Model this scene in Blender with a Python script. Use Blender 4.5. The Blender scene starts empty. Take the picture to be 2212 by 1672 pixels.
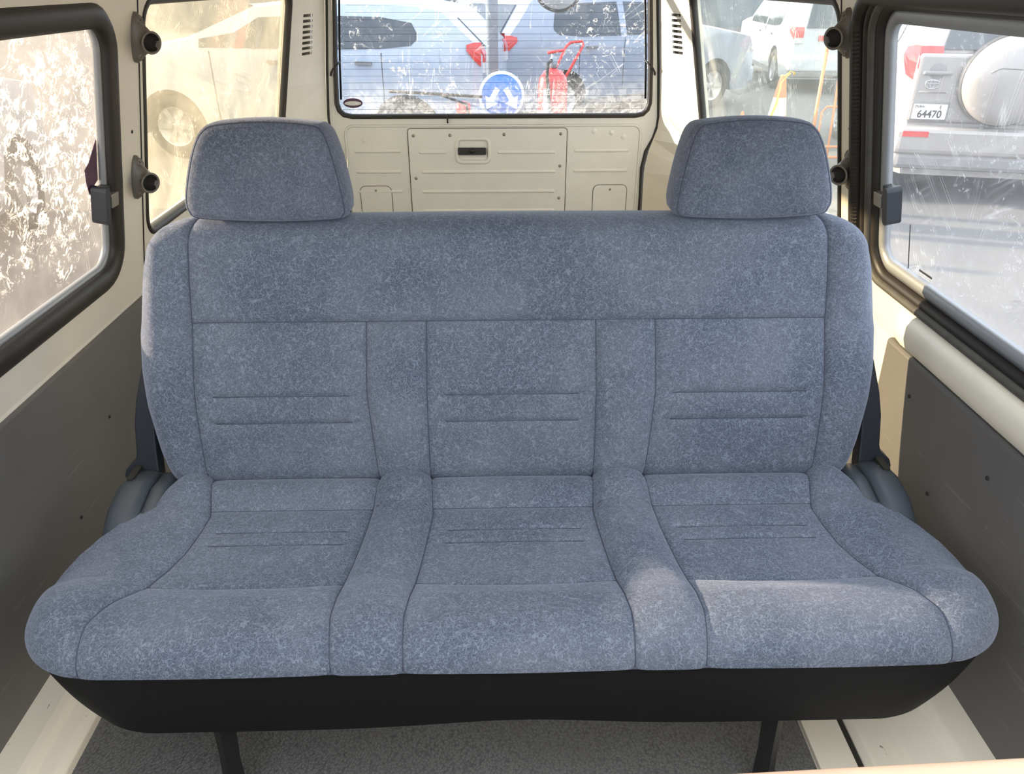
import bpy, bmesh, math, random
import numpy as np
from mathutils import Vector, Matrix
from mathutils.geometry import tessellate_polygon

random.seed(7)
S = bpy.context.scene
COL = S.collection
PI = math.pi

# ------------------------------------------------------------------ camera
cam_data = bpy.data.cameras.new('camera')
cam = bpy.data.objects.new('camera', cam_data)
COL.objects.link(cam)
cam_data.sensor_fit = 'HORIZONTAL'
cam_data.sensor_width = 36.0
cam_data.lens = 36.0 * 1609.0 / 2212.0
cam_data.clip_start = 0.02
cam_data.clip_end = 400
cam.location = (0, 0, 1.10)
cam.rotation_euler = (math.radians(90 - 28.703), 0, math.radians(-1.312))
S.camera = cam

# ------------------------------------------------------------------ sky, sun, exposure
world = bpy.data.worlds.new('sky')
S.world = world
world.use_nodes = True
wn = world.node_tree
wn.nodes['Background'].inputs['Color'].default_value = (0.88, 0.94, 1.0, 1)
wn.nodes['Background'].inputs['Strength'].default_value = 1.0

sun_data = bpy.data.lights.new('sun', 'SUN')
sun_data.energy = 5.0
sun_data.color = (1.0, 0.83, 0.62)
sun_data.angle = math.radians(1.2)
sun = bpy.data.objects.new('sun', sun_data)
COL.objects.link(sun)
sun.location = (-6, 4, 6)
sun.rotation_euler = Vector((0.935, -0.32, -0.245)).to_track_quat('-Z', 'Y').to_euler()

S.view_settings.view_transform = 'Standard'
S.view_settings.look = 'None'
S.view_settings.gamma = 1.0
S.view_settings.use_curve_mapping = False
S.view_settings.exposure = 2.1
S.cycles.max_bounces = 8
S.cycles.transparent_max_bounces = 16


# ------------------------------------------------------------------ materials
def new_mat(name):
    m = bpy.data.materials.new(name)
    m.use_nodes = True
    nt = m.node_tree
    for n in list(nt.nodes):
        nt.nodes.remove(n)
    out = nt.nodes.new('ShaderNodeOutputMaterial')
    return m, nt, out


def nd(nt, typ, **kw):
    n = nt.nodes.new(typ)
    for k, v in kw.items():
        if k.startswith('i_'):
            key = k[2:].replace('_', ' ')
            n.inputs[key].default_value = v
        else:
            setattr(n, k, v)
    return n


def coords(nt, scale=(1, 1, 1), rot=(0, 0, 0)):
    tc = nd(nt, 'ShaderNodeTexCoord')
    mp = nd(nt, 'ShaderNodeMapping')
    mp.inputs['Scale'].default_value = scale
    mp.inputs['Rotation'].default_value = rot
    nt.links.new(tc.outputs['Object'], mp.inputs['Vector'])
    return mp.outputs['Vector']


def noise(nt, vec, scale, detail=2, rough=0.5, dist=0.0):
    n = nd(nt, 'ShaderNodeTexNoise')
    n.inputs['Scale'].default_value = scale
    n.inputs['Detail'].default_value = detail
    n.inputs['Roughness'].default_value = rough
    n.inputs['Distortion'].default_value = dist
    nt.links.new(vec, n.inputs['Vector'])
    return n.outputs['Fac']


def math_(nt, op, a, b=None, clamp=False):
    n = nd(nt, 'ShaderNodeMath', operation=op, use_clamp=clamp)
    for i, v in enumerate((a, b)):
        if v is None:
            continue
        if isinstance(v, (int, float)):
            n.inputs[i].default_value = v
        else:
            nt.links.new(v, n.inputs[i])
    return n.outputs[0]


def maprange(nt, v, a, b, c=0.0, d=1.0, smooth=True):
    n = nd(nt, 'ShaderNodeMapRange')
    n.interpolation_type = 'SMOOTHSTEP' if smooth else 'LINEAR'
    n.inputs['From Min'].default_value = a
    n.inputs['From Max'].default_value = b
    n.inputs['To Min'].default_value = c
    n.inputs['To Max'].default_value = d
    nt.links.new(v, n.inputs['Value'])
    return n.outputs['Result']


def mixcol(nt, fac, a, b, mode='MIX'):
    n = nd(nt, 'ShaderNodeMix', data_type='RGBA', blend_type=mode)
    if isinstance(fac, (int, float)):
        n.inputs[0].default_value = fac
    else:
        nt.links.new(fac, n.inputs[0])
    for s, v in ((6, a), (7, b)):
        if isinstance(v, tuple):
            n.inputs[s].default_value = (*v, 1)
        else:
            nt.links.new(v, n.inputs[s])
    return n.outputs[2]


def simple(name, col, rough=0.5, metal=0.0, var=0.08, vscale=12.0, bump=0.0, bscale=200.0, spec=0.5, coat=0.0):
    m, nt, out = new_mat(name)
    b = nd(nt, 'ShaderNodeBsdfPrincipled')
    b.inputs['Roughness'].default_value = rough
    b.inputs['Metallic'].default_value = metal
    b.inputs['Specular IOR Level'].default_value = spec
    b.inputs['Coat Weight'].default_value = coat
    v = coords(nt)
    n = noise(nt, v, vscale, 4, 0.6)
    lo = tuple(c * (1 - var) for c in col)
    hi = tuple(min(1, c * (1 + var)) for c in col)
    nt.links.new(mixcol(nt, n, lo, hi), b.inputs['Base Color'])
    if bump:
        bn = nd(nt, 'ShaderNodeBump')
        bn.inputs['Strength'].default_value = bump
        bn.inputs['Distance'].default_value = 0.002
        nt.links.new(noise(nt, v, bscale, 3), bn.inputs['Height'])
        nt.links.new(bn.outputs[0], b.inputs['Normal'])
    nt.links.new(b.outputs[0], out.inputs['Surface'])
    return m


def fabric(name, tint=(1, 1, 1)):
    m, nt, out = new_mat(name)
    b = nd(nt, 'ShaderNodeBsdfPrincipled')
    b.inputs['Roughness'].default_value = 0.9
    b.inputs['Specular IOR Level'].default_value = 0.15
    b.inputs['Sheen Weight'].default_value = 0.35
    b.inputs['Sheen Roughness'].default_value = 0.45
    b.inputs['Sheen Tint'].default_value = (0.75, 0.82, 1.0, 1)
    v = coords(nt)

    def worm(scale, off, width, dist):
        mp = nd(nt, 'ShaderNodeMapping')
        mp.inputs['Location'].default_value = off
        nt.links.new(v, mp.inputs['Vector'])
        f = noise(nt, mp.outputs[0], scale, 1.0, 0.4, dist)
        d = math_(nt, 'ABSOLUTE', math_(nt, 'SUBTRACT', f, 0.5))
        line = maprange(nt, d, 0.0, width, 1.0, 0.0)
        mk = noise(nt, mp.outputs[0], scale * 1.6, 1.0)
        return math_(nt, 'MULTIPLY', line, maprange(nt, mk, 0.32, 0.50))
    w1 = worm(98, (0, 0, 0), 0.032, 0.8)
    w2 = worm(122, (3.1, 7.7, 1.3), 0.032, 1.2)
    w3 = worm(80, (9.1, 2.7, 5.3), 0.026, 0.6)
    w = math_(nt, 'MAXIMUM', math_(nt, 'MAXIMUM', w1, w2), w3)
    fine = noise(nt, v, 420, 2)
    big = noise(nt, v, 7, 3, 0.55)
    t = tint
    dark = (0.060 * t[0], 0.0745 * t[1], 0.106 * t[2])
    light = (0.255 * t[0], 0.295 * t[1], 0.370 * t[2])
    mid = (0.102 * t[0], 0.1235 * t[1], 0.168 * t[2])
    c = mixcol(nt, maprange(nt, fine, 0.3, 0.7), dark, mid)
    c = mixcol(nt, math_(nt, 'MULTIPLY', w, 0.55), c, light)
    c = mixcol(nt, maprange(nt, big, 0.3, 0.75, 0.0, 0.22), c, (0.27, 0.28, 0.33))
    nt.links.new(c, b.inputs['Base Color'])
    bn = nd(nt, 'ShaderNodeBump')
    bn.inputs['Strength'].default_value = 0.35
    bn.inputs['Distance'].default_value = 0.001
    nt.links.new(math_(nt, 'ADD', w, fine), bn.inputs['Height'])
    nt.links.new(bn.outputs[0], b.inputs['Normal'])
    nt.links.new(b.outputs[0], out.inputs['Surface'])
    return m


def dirty_glass(name, film, film_col, fleck, streak, tint=(0.9, 0.93, 0.94), low=None, fleck_scale=55.0, plane='yz', peel=None):
    """clear glass carrying a film of dust (scatters light), peeled flecks and scratches"""
    m, nt, out = new_mat(name)
    v = coords(nt)
    haze = noise(nt, v, 5.5, 5, 0.6, 0.6)
    fac = maprange(nt, haze, 0.25, 0.8, film * 0.55, film * 1.35)
    grit = noise(nt, v, 230, 3, 0.7)
    fac = math_(nt, 'ADD', fac, maprange(nt, grit, 0.55, 0.8, 0.0, film * 0.6))
    # flecks of peeled film: jagged noise kept to patches
    fl = noise(nt, v, fleck_scale, 6, 0.72, 1.4)
    patch = noise(nt, v, 6.5, 2, 0.5)
    fm = math_(nt, 'MULTIPLY', maprange(nt, fl, 0.565, 0.63), maprange(nt, patch, 0.44, 0.60))
    if peel is not None:      # one large worn patch: centre and radius
        vm = nd(nt, 'ShaderNodeVectorMath', operation='DISTANCE')
        nt.links.new(v, vm.inputs[0])
        vm.inputs[1].default_value = peel[0]
        pm = maprange(nt, vm.outputs['Value'], peel[1] * 0.45, peel[1], 1.0, 0.0)
        fm = math_(nt, 'MAXIMUM', fm, math_(nt, 'MULTIPLY', pm, maprange(nt, fl, 0.53, 0.59)))
    if low is not None:       # grime lies heavier towards the lower rail
        sep = nd(nt, 'ShaderNodeSeparateXYZ')
        nt.links.new(v, sep.inputs[0])
        lowm = maprange(nt, sep.outputs['Z'], low[0], low[1], 1.0, 0.0)
        lf = math_(nt, 'MULTIPLY', lowm, maprange(nt, noise(nt, v, 34, 6, 0.75, 1.0), 0.42, 0.60))
        fm = math_(nt, 'MAXIMUM', fm, math_(nt, 'MULTIPLY', lf, low[2]))
        fac = math_(nt, 'ADD', fac, math_(nt, 'MULTIPLY', lowm, low[2] * 0.3))
    fac = math_(nt, 'ADD', fac, math_(nt, 'MULTIPLY', fm, fleck))
    # long scratches
    for i, (rx, sc) in enumerate(((0.55, 2.6), (-0.8, 3.4), (1.25, 2.2))):
        mp = nd(nt, 'ShaderNodeMapping')
        mp.inputs['Rotation'].default_value = (rx, rx if plane == 'xz' else 0, 0)
        nt.links.new(v, mp.inputs['Vector'])
        mp2 = nd(nt, 'ShaderNodeMapping')
        mp2.inputs['Scale'].default_value = (0.6, 0.6, 9.0)
        mp2.inputs['Location'].default_value = (i * 3.3, i * 1.7, i * 5.1)
        nt.links.new(mp.outputs[0], mp2.inputs['Vector'])
        f = noise(nt, mp2.outputs[0], sc, 2.0, 0.5, 0.2)
        d = math_(nt, 'ABSOLUTE', math_(nt, 'SUBTRACT', f, 0.52))
        ln = maprange(nt, d, 0.0, 0.006, 1.0, 0.0)
        ln = math_(nt, 'MULTIPLY', ln, maprange(nt, noise(nt, v, 4.0 + i, 2), 0.5, 0.62))
        fac = math_(nt, 'ADD', fac, math_(nt, 'MULTIPLY', ln, streak))
    fac = math_(nt, 'MINIMUM', fac, 0.93)
    tr = nd(nt, 'ShaderNodeBsdfTransparent')
    tr.inputs['Color'].default_value = (*tint, 1)
    tl = nd(nt, 'ShaderNodeBsdfTranslucent')
    tl.inputs['Color'].default_value = (*film_col, 1)
    df = nd(nt, 'ShaderNodeBsdfDiffuse')
    df.inputs['Color'].default_value = (*film_col, 1)
    mx = nd(nt, 'ShaderNodeMixShader')
    mx.inputs[0].default_value = 0.35
    nt.links.new(tl.outputs[0], mx.inputs[1])
    nt.links.new(df.outputs[0], mx.inputs[2])
    m1 = nd(nt, 'ShaderNodeMixShader')
    nt.links.new(fac, m1.inputs[0])
    nt.links.new(tr.outputs[0], m1.inputs[1])
    nt.links.new(mx.outputs[0], m1.inputs[2])
    gl = nd(nt, 'ShaderNodeBsdfGlossy')
    gl.inputs['Roughness'].default_value = 0.03
    lw = nd(nt, 'ShaderNodeLayerWeight')
    lw.inputs['Blend'].default_value = 0.5
    fz = math_(nt, 'POWER', lw.outputs['Facing'], 5.0)
    fz = math_(nt, 'ADD', math_(nt, 'MULTIPLY', fz, 0.35), 0.015)
    m2 = nd(nt, 'ShaderNodeMixShader')
    nt.links.new(fz, m2.inputs[0])
    nt.links.new(m1.outputs[0], m2.inputs[1])
    nt.links.new(gl.outputs[0], m2.inputs[2])
    nt.links.new(m2.outputs[0], out.inputs['Surface'])
    return m


def mat_floor_mat():
    m, nt, out = new_mat('ribbed_mat')
    b = nd(nt, 'ShaderNodeBsdfPrincipled')
    b.inputs['Roughness'].default_value = 0.6
    v = coords(nt, (1, 1, 1), (0, 0, 0.15))
    wx = nd(nt, 'ShaderNodeTexVoronoi')
    wx.inputs['Scale'].default_value = 240
    nt.links.new(v, wx.inputs['Vector'])
    big = noise(nt, v, 6, 4)
    c = mixcol(nt, wx.outputs['Distance'], (0.17, 0.165, 0.16), (0.045, 0.045, 0.045))
    c = mixcol(nt, maprange(nt, big, 0.3, 0.7, 0, 0.45), c, (0.09, 0.085, 0.08))
    nt.links.new(c, b.inputs['Base Color'])
    bn = nd(nt, 'ShaderNodeBump')
    bn.inputs['Strength'].default_value = 0.8
    bn.inputs['Distance'].default_value = 0.002
    bn.invert = True
    nt.links.new(wx.outputs['Distance'], bn.inputs['Height'])
    nt.links.new(bn.outputs[0], b.inputs['Normal'])
    nt.links.new(b.outputs[0], out.inputs['Surface'])
    return m


def worn_paint(name, col, chip=(0.12, 0.09, 0.06), amount=0.62, stretch=(1, 1, 1)):
    """old cream paint with scuffs and rust chips"""
    m, nt, out = new_mat(name)
    b = nd(nt, 'ShaderNodeBsdfPrincipled')
    b.inputs['Roughness'].default_value = 0.38
    v = coords(nt, stretch)
    n = noise(nt, v, 9, 5, 0.6)
    c = mixcol(nt, n, tuple(x * 0.9 for x in col), tuple(min(1, x * 1.06) for x in col))
    ch = noise(nt, v, 46, 6, 0.7, 0.4)
    c = mixcol(nt, maprange(nt, ch, amount, amount + 0.05), c, chip)
    nt.links.new(c, b.inputs['Base Color'])
    nt.links.new(b.outputs[0], out.inputs['Surface'])
    return m


def card_mat(name, col):
    m, nt, out = new_mat(name)
    b = nd(nt, 'ShaderNodeBsdfPrincipled')
    b.inputs['Roughness'].default_value = 0.5
    v = coords(nt)
    big = noise(nt, v, 5, 5, 0.6, 0.4)
    c = mixcol(nt, big, tuple(x * 0.8 for x in col), tuple(x * 1.2 for x in col))
    sp = noise(nt, v, 90, 4, 0.7)
    c = mixcol(nt, maprange(nt, sp, 0.70, 0.76), c, (0.30, 0.29, 0.27))
    sv = coords(nt, (1, 0.5, 7), (0.7, 0, 0))
    sc = noise(nt, sv, 9, 3, 0.6)
    c = mixcol(nt, maprange(nt, sc, 0.64, 0.70, 0, 0.3), c, (0.26, 0.25, 0.24))
    nt.links.new(c, b.inputs['Base Color'])
    bn = nd(nt, 'ShaderNodeBump')
    bn.inputs['Strength'].default_value = 0.15
    bn.inputs['Distance'].default_value = 0.001
    nt.links.new(noise(nt, v, 500, 2), bn.inputs['Height'])
    nt.links.new(bn.outputs[0], b.inputs['Normal'])
    nt.links.new(b.outputs[0], out.inputs['Surface'])
    return m


def ground_mat():
    m, nt, out = new_mat('dusty_asphalt')
    b = nd(nt, 'ShaderNodeBsdfPrincipled')
    b.inputs['Roughness'].default_value = 0.85
    v = coords(nt)
    n1 = noise(nt, v, 0.55, 5, 0.6, 0.5)
    n2 = noise(nt, v, 60, 4, 0.7)
    c = mixcol(nt, maprange(nt, n1, 0.35, 0.65), (0.085, 0.083, 0.085), (0.125, 0.118, 0.112))
    c = mixcol(nt, maprange(nt, n2, 0.4, 0.7, 0, 0.5), c, (0.20, 0.19, 0.18))
    n3 = noise(nt, v, 3.2, 4, 0.7)
    c = mixcol(nt, maprange(nt, n3, 0.64, 0.72, 0, 0.5), c, (0.05, 0.05, 0.053))
    nt.links.new(c, b.inputs['Base Color'])
    nt.links.new(b.outputs[0], out.inputs['Surface'])
    return m


CREAM = (0.80, 0.74, 0.62)
M = {
    'fabric': fabric('blue_grey_velour'),
    'fabric_head': fabric('blue_grey_velour_headrest', (0.86, 0.84, 0.83)),
    'thread': simple('seam_thread', (0.055, 0.062, 0.09), 0.8),
    'vinyl': simple('black_vinyl', (0.007, 0.007, 0.008), 0.6, bump=0.2, bscale=400, spec=0.2),
    'black': simple('black_metal', (0.008, 0.008, 0.008), 0.5),
    'cream': worn_paint('cream_paint', CREAM, amount=0.80),
    'cream_worn': worn_paint('cream_paint_worn', (0.76, 0.69, 0.56), amount=0.66, stretch=(1, 0.45, 1)),
    'cream_hatch': worn_paint('pale_hatch_paint', (0.78, 0.765, 0.71), amount=0.80),
    'card': card_mat('grey_card', (0.125, 0.119, 0.112)),
    'rubber': simple('black_rubber', (0.022, 0.018, 0.015), 0.5),
    'rubber_worn': simple('worn_rubber', (0.07, 0.065, 0.055), 0.6, var=0.5, vscale=30),
    'alu': simple('dull_window_channel', (0.30, 0.31, 0.32), 0.45, 0.3),
    'plastic': simple('blue_grey_plastic', (0.050, 0.060, 0.072), 0.45),
    'dark_plastic': simple('dark_navy_plastic', (0.020, 0.024, 0.032), 0.4),
    'bracket': simple('taupe_plastic', (0.16, 0.14, 0.115), 0.42),
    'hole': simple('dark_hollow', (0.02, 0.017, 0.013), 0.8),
    'mat': mat_floor_mat(),
    'liner': simple('brown_headliner', (0.20, 0.165, 0.11), 0.9, var=0.35, vscale=40),
    'headliner': simple('pale_headliner', (0.66, 0.62, 0.54), 0.9, var=0.1),
    'handle': simple('charcoal_handle', (0.035, 0.035, 0.036), 0.4),
    'screw': simple('zinc_screw', (0.30, 0.28, 0.25), 0.4, 0.6),
    'ground': ground_mat(),
    'beige': simple('beige_paint', (0.48, 0.36, 0.27), 0.5),
    'film_purple': simple('purple_film', (0.10, 0.045, 0.085), 0.6, var=0.5, vscale=60),
    'white_print': simple('white_print', (0.80, 0.80, 0.78), 0.5),
    'black_print': simple('black_print', (0.02, 0.02, 0.022), 0.5),
    'wire': simple('heater_line', (0.045, 0.042, 0.045), 0.6),
}
M['glass_lf'] = dirty_glass('sun_bleached_dirty_glass', 0.085, (0.80, 0.76, 0.71), 0.60, 0.12, (0.66, 0.64, 0.62),
                            fleck_scale=42, peel=((-0.715, 1.30, 0.85), 0.22))
M['glass_lq'] = dirty_glass('dusty_quarter_glass', 0.115, (0.82, 0.76, 0.62), 0.22, 0.20, (0.75, 0.73, 0.66), fleck_scale=60)
M['glass_rq'] = dirty_glass('hazy_quarter_glass', 0.10, (0.92, 0.90, 0.82), 0.22, 0.35, (0.90, 0.92, 0.90), fleck_scale=70)
M['glass_rf'] = dirty_glass('hazy_sliding_glass', 0.085, (0.80, 0.80, 0.80), 0.22, 0.25, (0.90, 0.91, 0.93), fleck_scale=48)
M['glass_h'] = dirty_glass('scratched_hatch_glass', 0.020, (0.78, 0.76, 0.72), 0.62, 0.40, (0.77, 0.81, 0.87),
                           low=(0.63, 0.80, 0.36), fleck_scale=45, plane='xz')


# ------------------------------------------------------------------ mesh helpers
def obj(name, verts, faces, mat, parent=None, smooth=False, mats=None, fmat=None):
    me = bpy.data.meshes.new(name)
    me.from_pydata([tuple(map(float, v)) for v in verts], [], faces)
    me.update()
    for mm in (mats or [mat]):
        me.materials.append(M[mm] if isinstance(mm, str) else mm)
    if fmat is not None:
        me.polygons.foreach_set('material_index', fmat)
    if smooth:
        me.polygons.foreach_set('use_smooth', [True] * len(me.polygons))
    o = bpy.data.objects.new(name, me)
    COL.objects.link(o)
    if parent is not None:
        o.parent = parent
    return o


def recalc(o):
    bm = bmesh.new()
    bm.from_mesh(o.data)
    bmesh.ops.recalc_face_normals(bm, faces=bm.faces)
    bm.to_mesh(o.data)
    bm.free()
    return o


def empty(name, loc=(0, 0, 0), rz=0.0):
    o = bpy.data.objects.new(name, None)
    o.empty_display_size = 0.1
    COL.objects.link(o)
    o.location = loc
    o.rotation_euler = (0, 0, rz)
    return o


def tag(o, label, cat, group=None, kind=None):
    o['label'] = label
    o['category'] = cat
    if group:
        o['group'] = group
    if kind:
        o['kind'] = kind
    return o


def part_label(o, label):
    o['label'] = label
    return o


class MB:
    """collects geometry that becomes ONE mesh"""

    def __init__(self):
        self.v = []
        self.f = []

    def add(self, verts, faces):
        b = len(self.v)
        self.v += [tuple(v) for v in verts]
        self.f += [tuple(i + b for i in f) for f in faces]
        return self

    def build(self, name, mat, parent=None, smooth=False, fix=True):
        o = obj(name, self.v, self.f, mat, parent, smooth)
        if fix:
            recalc(o)
        return o


def rrect(x0, x1, y0, y1, r, n=6):
    if not isinstance(r, (tuple, list)):
        r = (r, r, r, r)      # order: (x1,y1) (x0,y1) (x0,y0) (x1,y0)
    pts = []
    for (cx, cy, a0, rr, sx, sy) in ((x1, y1, 0, r[0], -1, -1), (x0, y1, 90, r[1], 1, -1), (x0, y0, 180, r[2], 1, 1), (x1, y0, 270, r[3], -1, 1)):
        for i in range(n + 1):
            a = math.radians(a0 + 90.0 * i / n)
            pts.append((cx + sx * rr + rr * math.cos(a), cy + sy * rr + rr * math.sin(a)))
    return pts


def plate_geo(outer, holes, w0, w1, fn):
    """flat plate with holes between offsets w0<w1, mapped to 3D by fn(u,v,w)"""
    loops = [outer] + list(holes)
    flat = [p for l in loops for p in l]
    tris = tessellate_polygon([[Vector((p[0], p[1], 0)) for p in l] for l in loops])
    n = len(flat)
    verts = [fn(p[0], p[1], w1) for p in flat] + [fn(p[0], p[1], w0) for p in flat]
    faces = [tuple(t) for t in tris] + [tuple(i + n for i in reversed(t)) for t in tris]
    b = 0
    for l in loops:
        k = len(l)
        for i in range(k):
            j = (i + 1) % k
            faces.append((b + i, b + j, b + j + n, b + i + n))
        b += k
    return verts, faces


def plate(name, outer, holes, w0, w1, fn, mat, parent=None):
    v, f = plate_geo(outer, holes, w0, w1, fn)
    return recalc(obj(name, v, f, mat, parent))


def soften(o, width=0.004, seg=2, angle=50):
    md = o.modifiers.new('bevel', 'BEVEL')
    md.width = width
    md.segments = seg
    md.limit_method = 'ANGLE'
    md.angle_limit = math.radians(angle)
    return o


def loop_normals(pts):
    n = len(pts)
    out = []
    for i in range(n):
        a, b = Vector(pts[i - 1]), Vector(pts[(i + 1) % n])
        t = (b - a)
        if t.length < 1e-9:
            t = Vector((1, 0))
        t.normalize()
        out.append((t.y, -t.x))
    return out


def rim_geo(loop, profile, fn):
    """sweep a profile [(outward, height)] round a closed plane loop (counter-clockwise)"""
    nr = loop_normals(loop)
    n, k = len(loop), len(profile)
    verts = []
    for (p, q) in zip(loop, nr):
        for (a, w) in profile:
            verts.append(fn(p[0] + q[0] * a, p[1] + q[1] * a, w))
    faces = []
    for i in range(n):
        for j in range(k):
            faces.append((i * k + j, ((i + 1) % n) * k + j, ((i + 1) % n) * k + (j + 1) % k, i * k + (j + 1) % k))
    return verts, faces


def rim(name, loop, profile, fn, mat, parent=None, smooth=True):
    v, f = rim_geo(loop, profile, fn)
    return recalc(obj(name, v, f, mat, parent, smooth))


def oval(a0, a1, w0, w1, n=10):
    ca, cw = (a0 + a1) / 2, (w0 + w1) / 2
    return [(ca + (a1 - a0) / 2 * math.cos(2 * PI * i / n), cw + (w1 - w0) / 2 * math.sin(2 * PI * i / n)) for i in range(n)]


def tube_geo(pts, r, n=10, closed=False, flat=1.0):
    pts = [Vector(p) for p in pts]
    rs = r if isinstance(r, (list, tuple)) else [r] * len(pts)
    m = len(pts)
    verts, faces = [], []
    up = None
    for i, p in enumerate(pts):
        a = pts[i - 1] if (i > 0 or closed) else p
        b = pts[(i + 1) % m] if (i < m - 1 or closed) else p
        t = (b - a).normalized()
        if up is None:
            up = Vector((0, 0, 1)) if abs(t.z) < 0.9 else Vector((0, 1, 0))
        s = t.cross(up).normalized()
        up = s.cross(t).normalized()
        for j in range(n):
            an = 2 * PI * j / n
            verts.append(p + s * rs[i] * math.cos(an) + up * rs[i] * flat * math.sin(an))
    for i in range(m if closed else m - 1):
        for j in range(n):
            i2 = (i + 1) % m
            faces.append((i * n + j, i * n + (j + 1) % n, i2 * n + (j + 1) % n, i2 * n + j))
    if not closed:
        faces.append(tuple(range(n - 1, -1, -1)))
        faces.append(tuple((m - 1) * n + j for j in range(n)))
    return verts, faces


def tube(name, pts, r, mat, parent=None, n=10, closed=False, flat=1.0):
    v, f = tube_geo(pts, r, n, closed, flat)
    return recalc(obj(name, v, f, mat, parent, True))


def box_geo(x0, x1, y0, y1, z0, z1):
    v = [(x, y, z) for z in (z0, z1) for (x, y) in ((x0, y0), (x1, y0), (x1, y1), (x0, y1))]
    return v, [(3, 2, 1, 0), (4, 5, 6, 7), (0, 1, 5, 4), (1, 2, 6, 5), (2, 3, 7, 6), (3, 0, 4, 7)]


def box(name, x0, x1, y0, y1, z0, z1, mat, parent=None, bev=0.0, seg=2):
    v, f = box_geo(x0, x1, y0, y1, z0, z1)
    o = obj(name, v, f, mat, parent)
    if bev:
        bm = bmesh.new()
        bm.from_mesh(o.data)
        bmesh.ops.bevel(bm, geom=list(bm.edges), offset=bev, segments=seg, affect='EDGES', profile=0.6)
        bm.to_mesh(o.data)
        bm.free()
    return o


def lathe_geo(profile, n=28, mtx=None):
    """profile [(radius, height)] spun round local Z"""
    verts, faces = [], []
    k = len(profile)
    for i in range(n):
        a = 2 * PI * i / n
        for (r, h) in profile:
            p = Vector((r * math.cos(a), r * math.sin(a), h))
            verts.append(mtx @ p if mtx is not None else p)
    for i in range(n):
        i2 = (i + 1) % n
        for j in range(k - 1):
            faces.append((i * k + j, i2 * k + j, i2 * k + j + 1, i * k + j + 1))
    return verts, faces


def lathe(name, profile, mat, parent=None, n=28, mtx=None, smooth=True):
    v, f = lathe_geo(profile, n, mtx)
    o = obj(name, v, f, mat, parent, smooth)
    bm = bmesh.new()
    bm.from_mesh(o.data)
    bmesh.ops.remove_doubles(bm, verts=bm.verts, dist=1e-6)
    bmesh.ops.recalc_face_normals(bm, faces=bm.faces)
    bm.to_mesh(o.data)
    bm.free()
    return o


def interp(table, t):
    xs = [a for a, _ in table]
    ys = [b for _, b in table]
    if xs[0] > xs[-1]:
        xs, ys = xs[::-1], ys[::-1]
    return float(np.interp(t, xs, ys))


def sstep(t):
    t = max(0.0, min(1.0, t))
    return t * t * (3 - 2 * t)


def text_mesh(name, body, size, mat, mtx, parent=None, xs=1.0, thick=0.0):
    cu = bpy.data.curves.new(name, 'FONT')
    cu.body = body
    cu.size = size
    cu.align_x = 'CENTER'
    cu.align_y = 'CENTER'
    cu.offset = thick
    t = bpy.data.objects.new(name, cu)
    COL.objects.link(t)
    dg = bpy.context.evaluated_depsgraph_get()
    dg.update()
    me = bpy.data.meshes.new_from_object(t.evaluated_get(dg))
    bpy.data.objects.remove(t)
    me.transform(mtx @ Matrix.Diagonal((xs, 1, 1, 1)))
    me.materials.clear()
    me.materials.append(M[mat])
    o = bpy.data.objects.new(name, me)
    COL.objects.link(o)
    if parent is not None:
        o.parent = parent
    return o


# ================================================================== the van body (setting)
LEAN = 0.21


def wl(u, v, w):        # upper left wall: u = along van, v = height, w = towards the cabin
    return (-0.775 + LEAN * (v - 0.56) + 0.98 * w, u, v - 0.2 * w)


def wr(u, v, w):
    a = wl(u, v, w)
    return (-a[0], a[1], a[2])


def hz(u, v, w):        # hatch plane: u = across, v = height, w = towards the cabin
    return (u, 3.10 - w, v)


GROUND = -0.65

# floor pan, ceiling
floor = box('floor', -0.86, 0.86, -0.55, 3.14, -0.08, -0.004, 'cream_worn')
tag(floor, 'cream painted metal van floor under the bench seat', 'floor', kind='structure')
ceil_pts = [(-0.70, 1.13), (-0.62, 1.19), (-0.45, 1.225), (0, 1.24), (0.45, 1.225), (0.62, 1.19), (0.70, 1.13)]
mb = MB()
out2 = [(x, z) for x, z in ceil_pts] + [(x * 1.03, z + 0.03) for x, z in reversed(ceil_pts)]
vv = [(x, 0.45, z) for x, z in out2] + [(x, 3.14, z) for x, z in out2]
k = len(out2)
ff = [(i, (i + 1) % k, (i + 1) % k + k, i + k) for i in range(k)] + [tuple(range(k)), tuple(range(2 * k - 1, k - 1, -1))]
mb.add(vv, ff)
ceiling = mb.build('ceiling', 'headliner')
tag(ceiling, 'pale cream van roof lining above the windows', 'ceiling', kind='structure')

# low partition behind the lens, added to cut low light from the front
part = plate('front_light_blocker', rrect(-0.78, 0.78, -0.003, 0.70, 0.05, 4), [], -0.50, -0.46, lambda u, v, w: (u, w, v), 'card')
tag(part, 'unseen dark grey low partition behind the front row', 'blocker', kind='structure')

# openings
LF = rrect(0.30, 1.487, 0.562, 1.058, 0.075, 7)
LQ = rrect(1.615, 2.835, 0.600, 1.066, 0.05, 6)
RF = rrect(0.30, 1.44, 0.575, 1.068, 0.06, 7)
RQ = rrect(1.600, 2.86, 0.600, 1.066, 0.05, 6)

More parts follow.
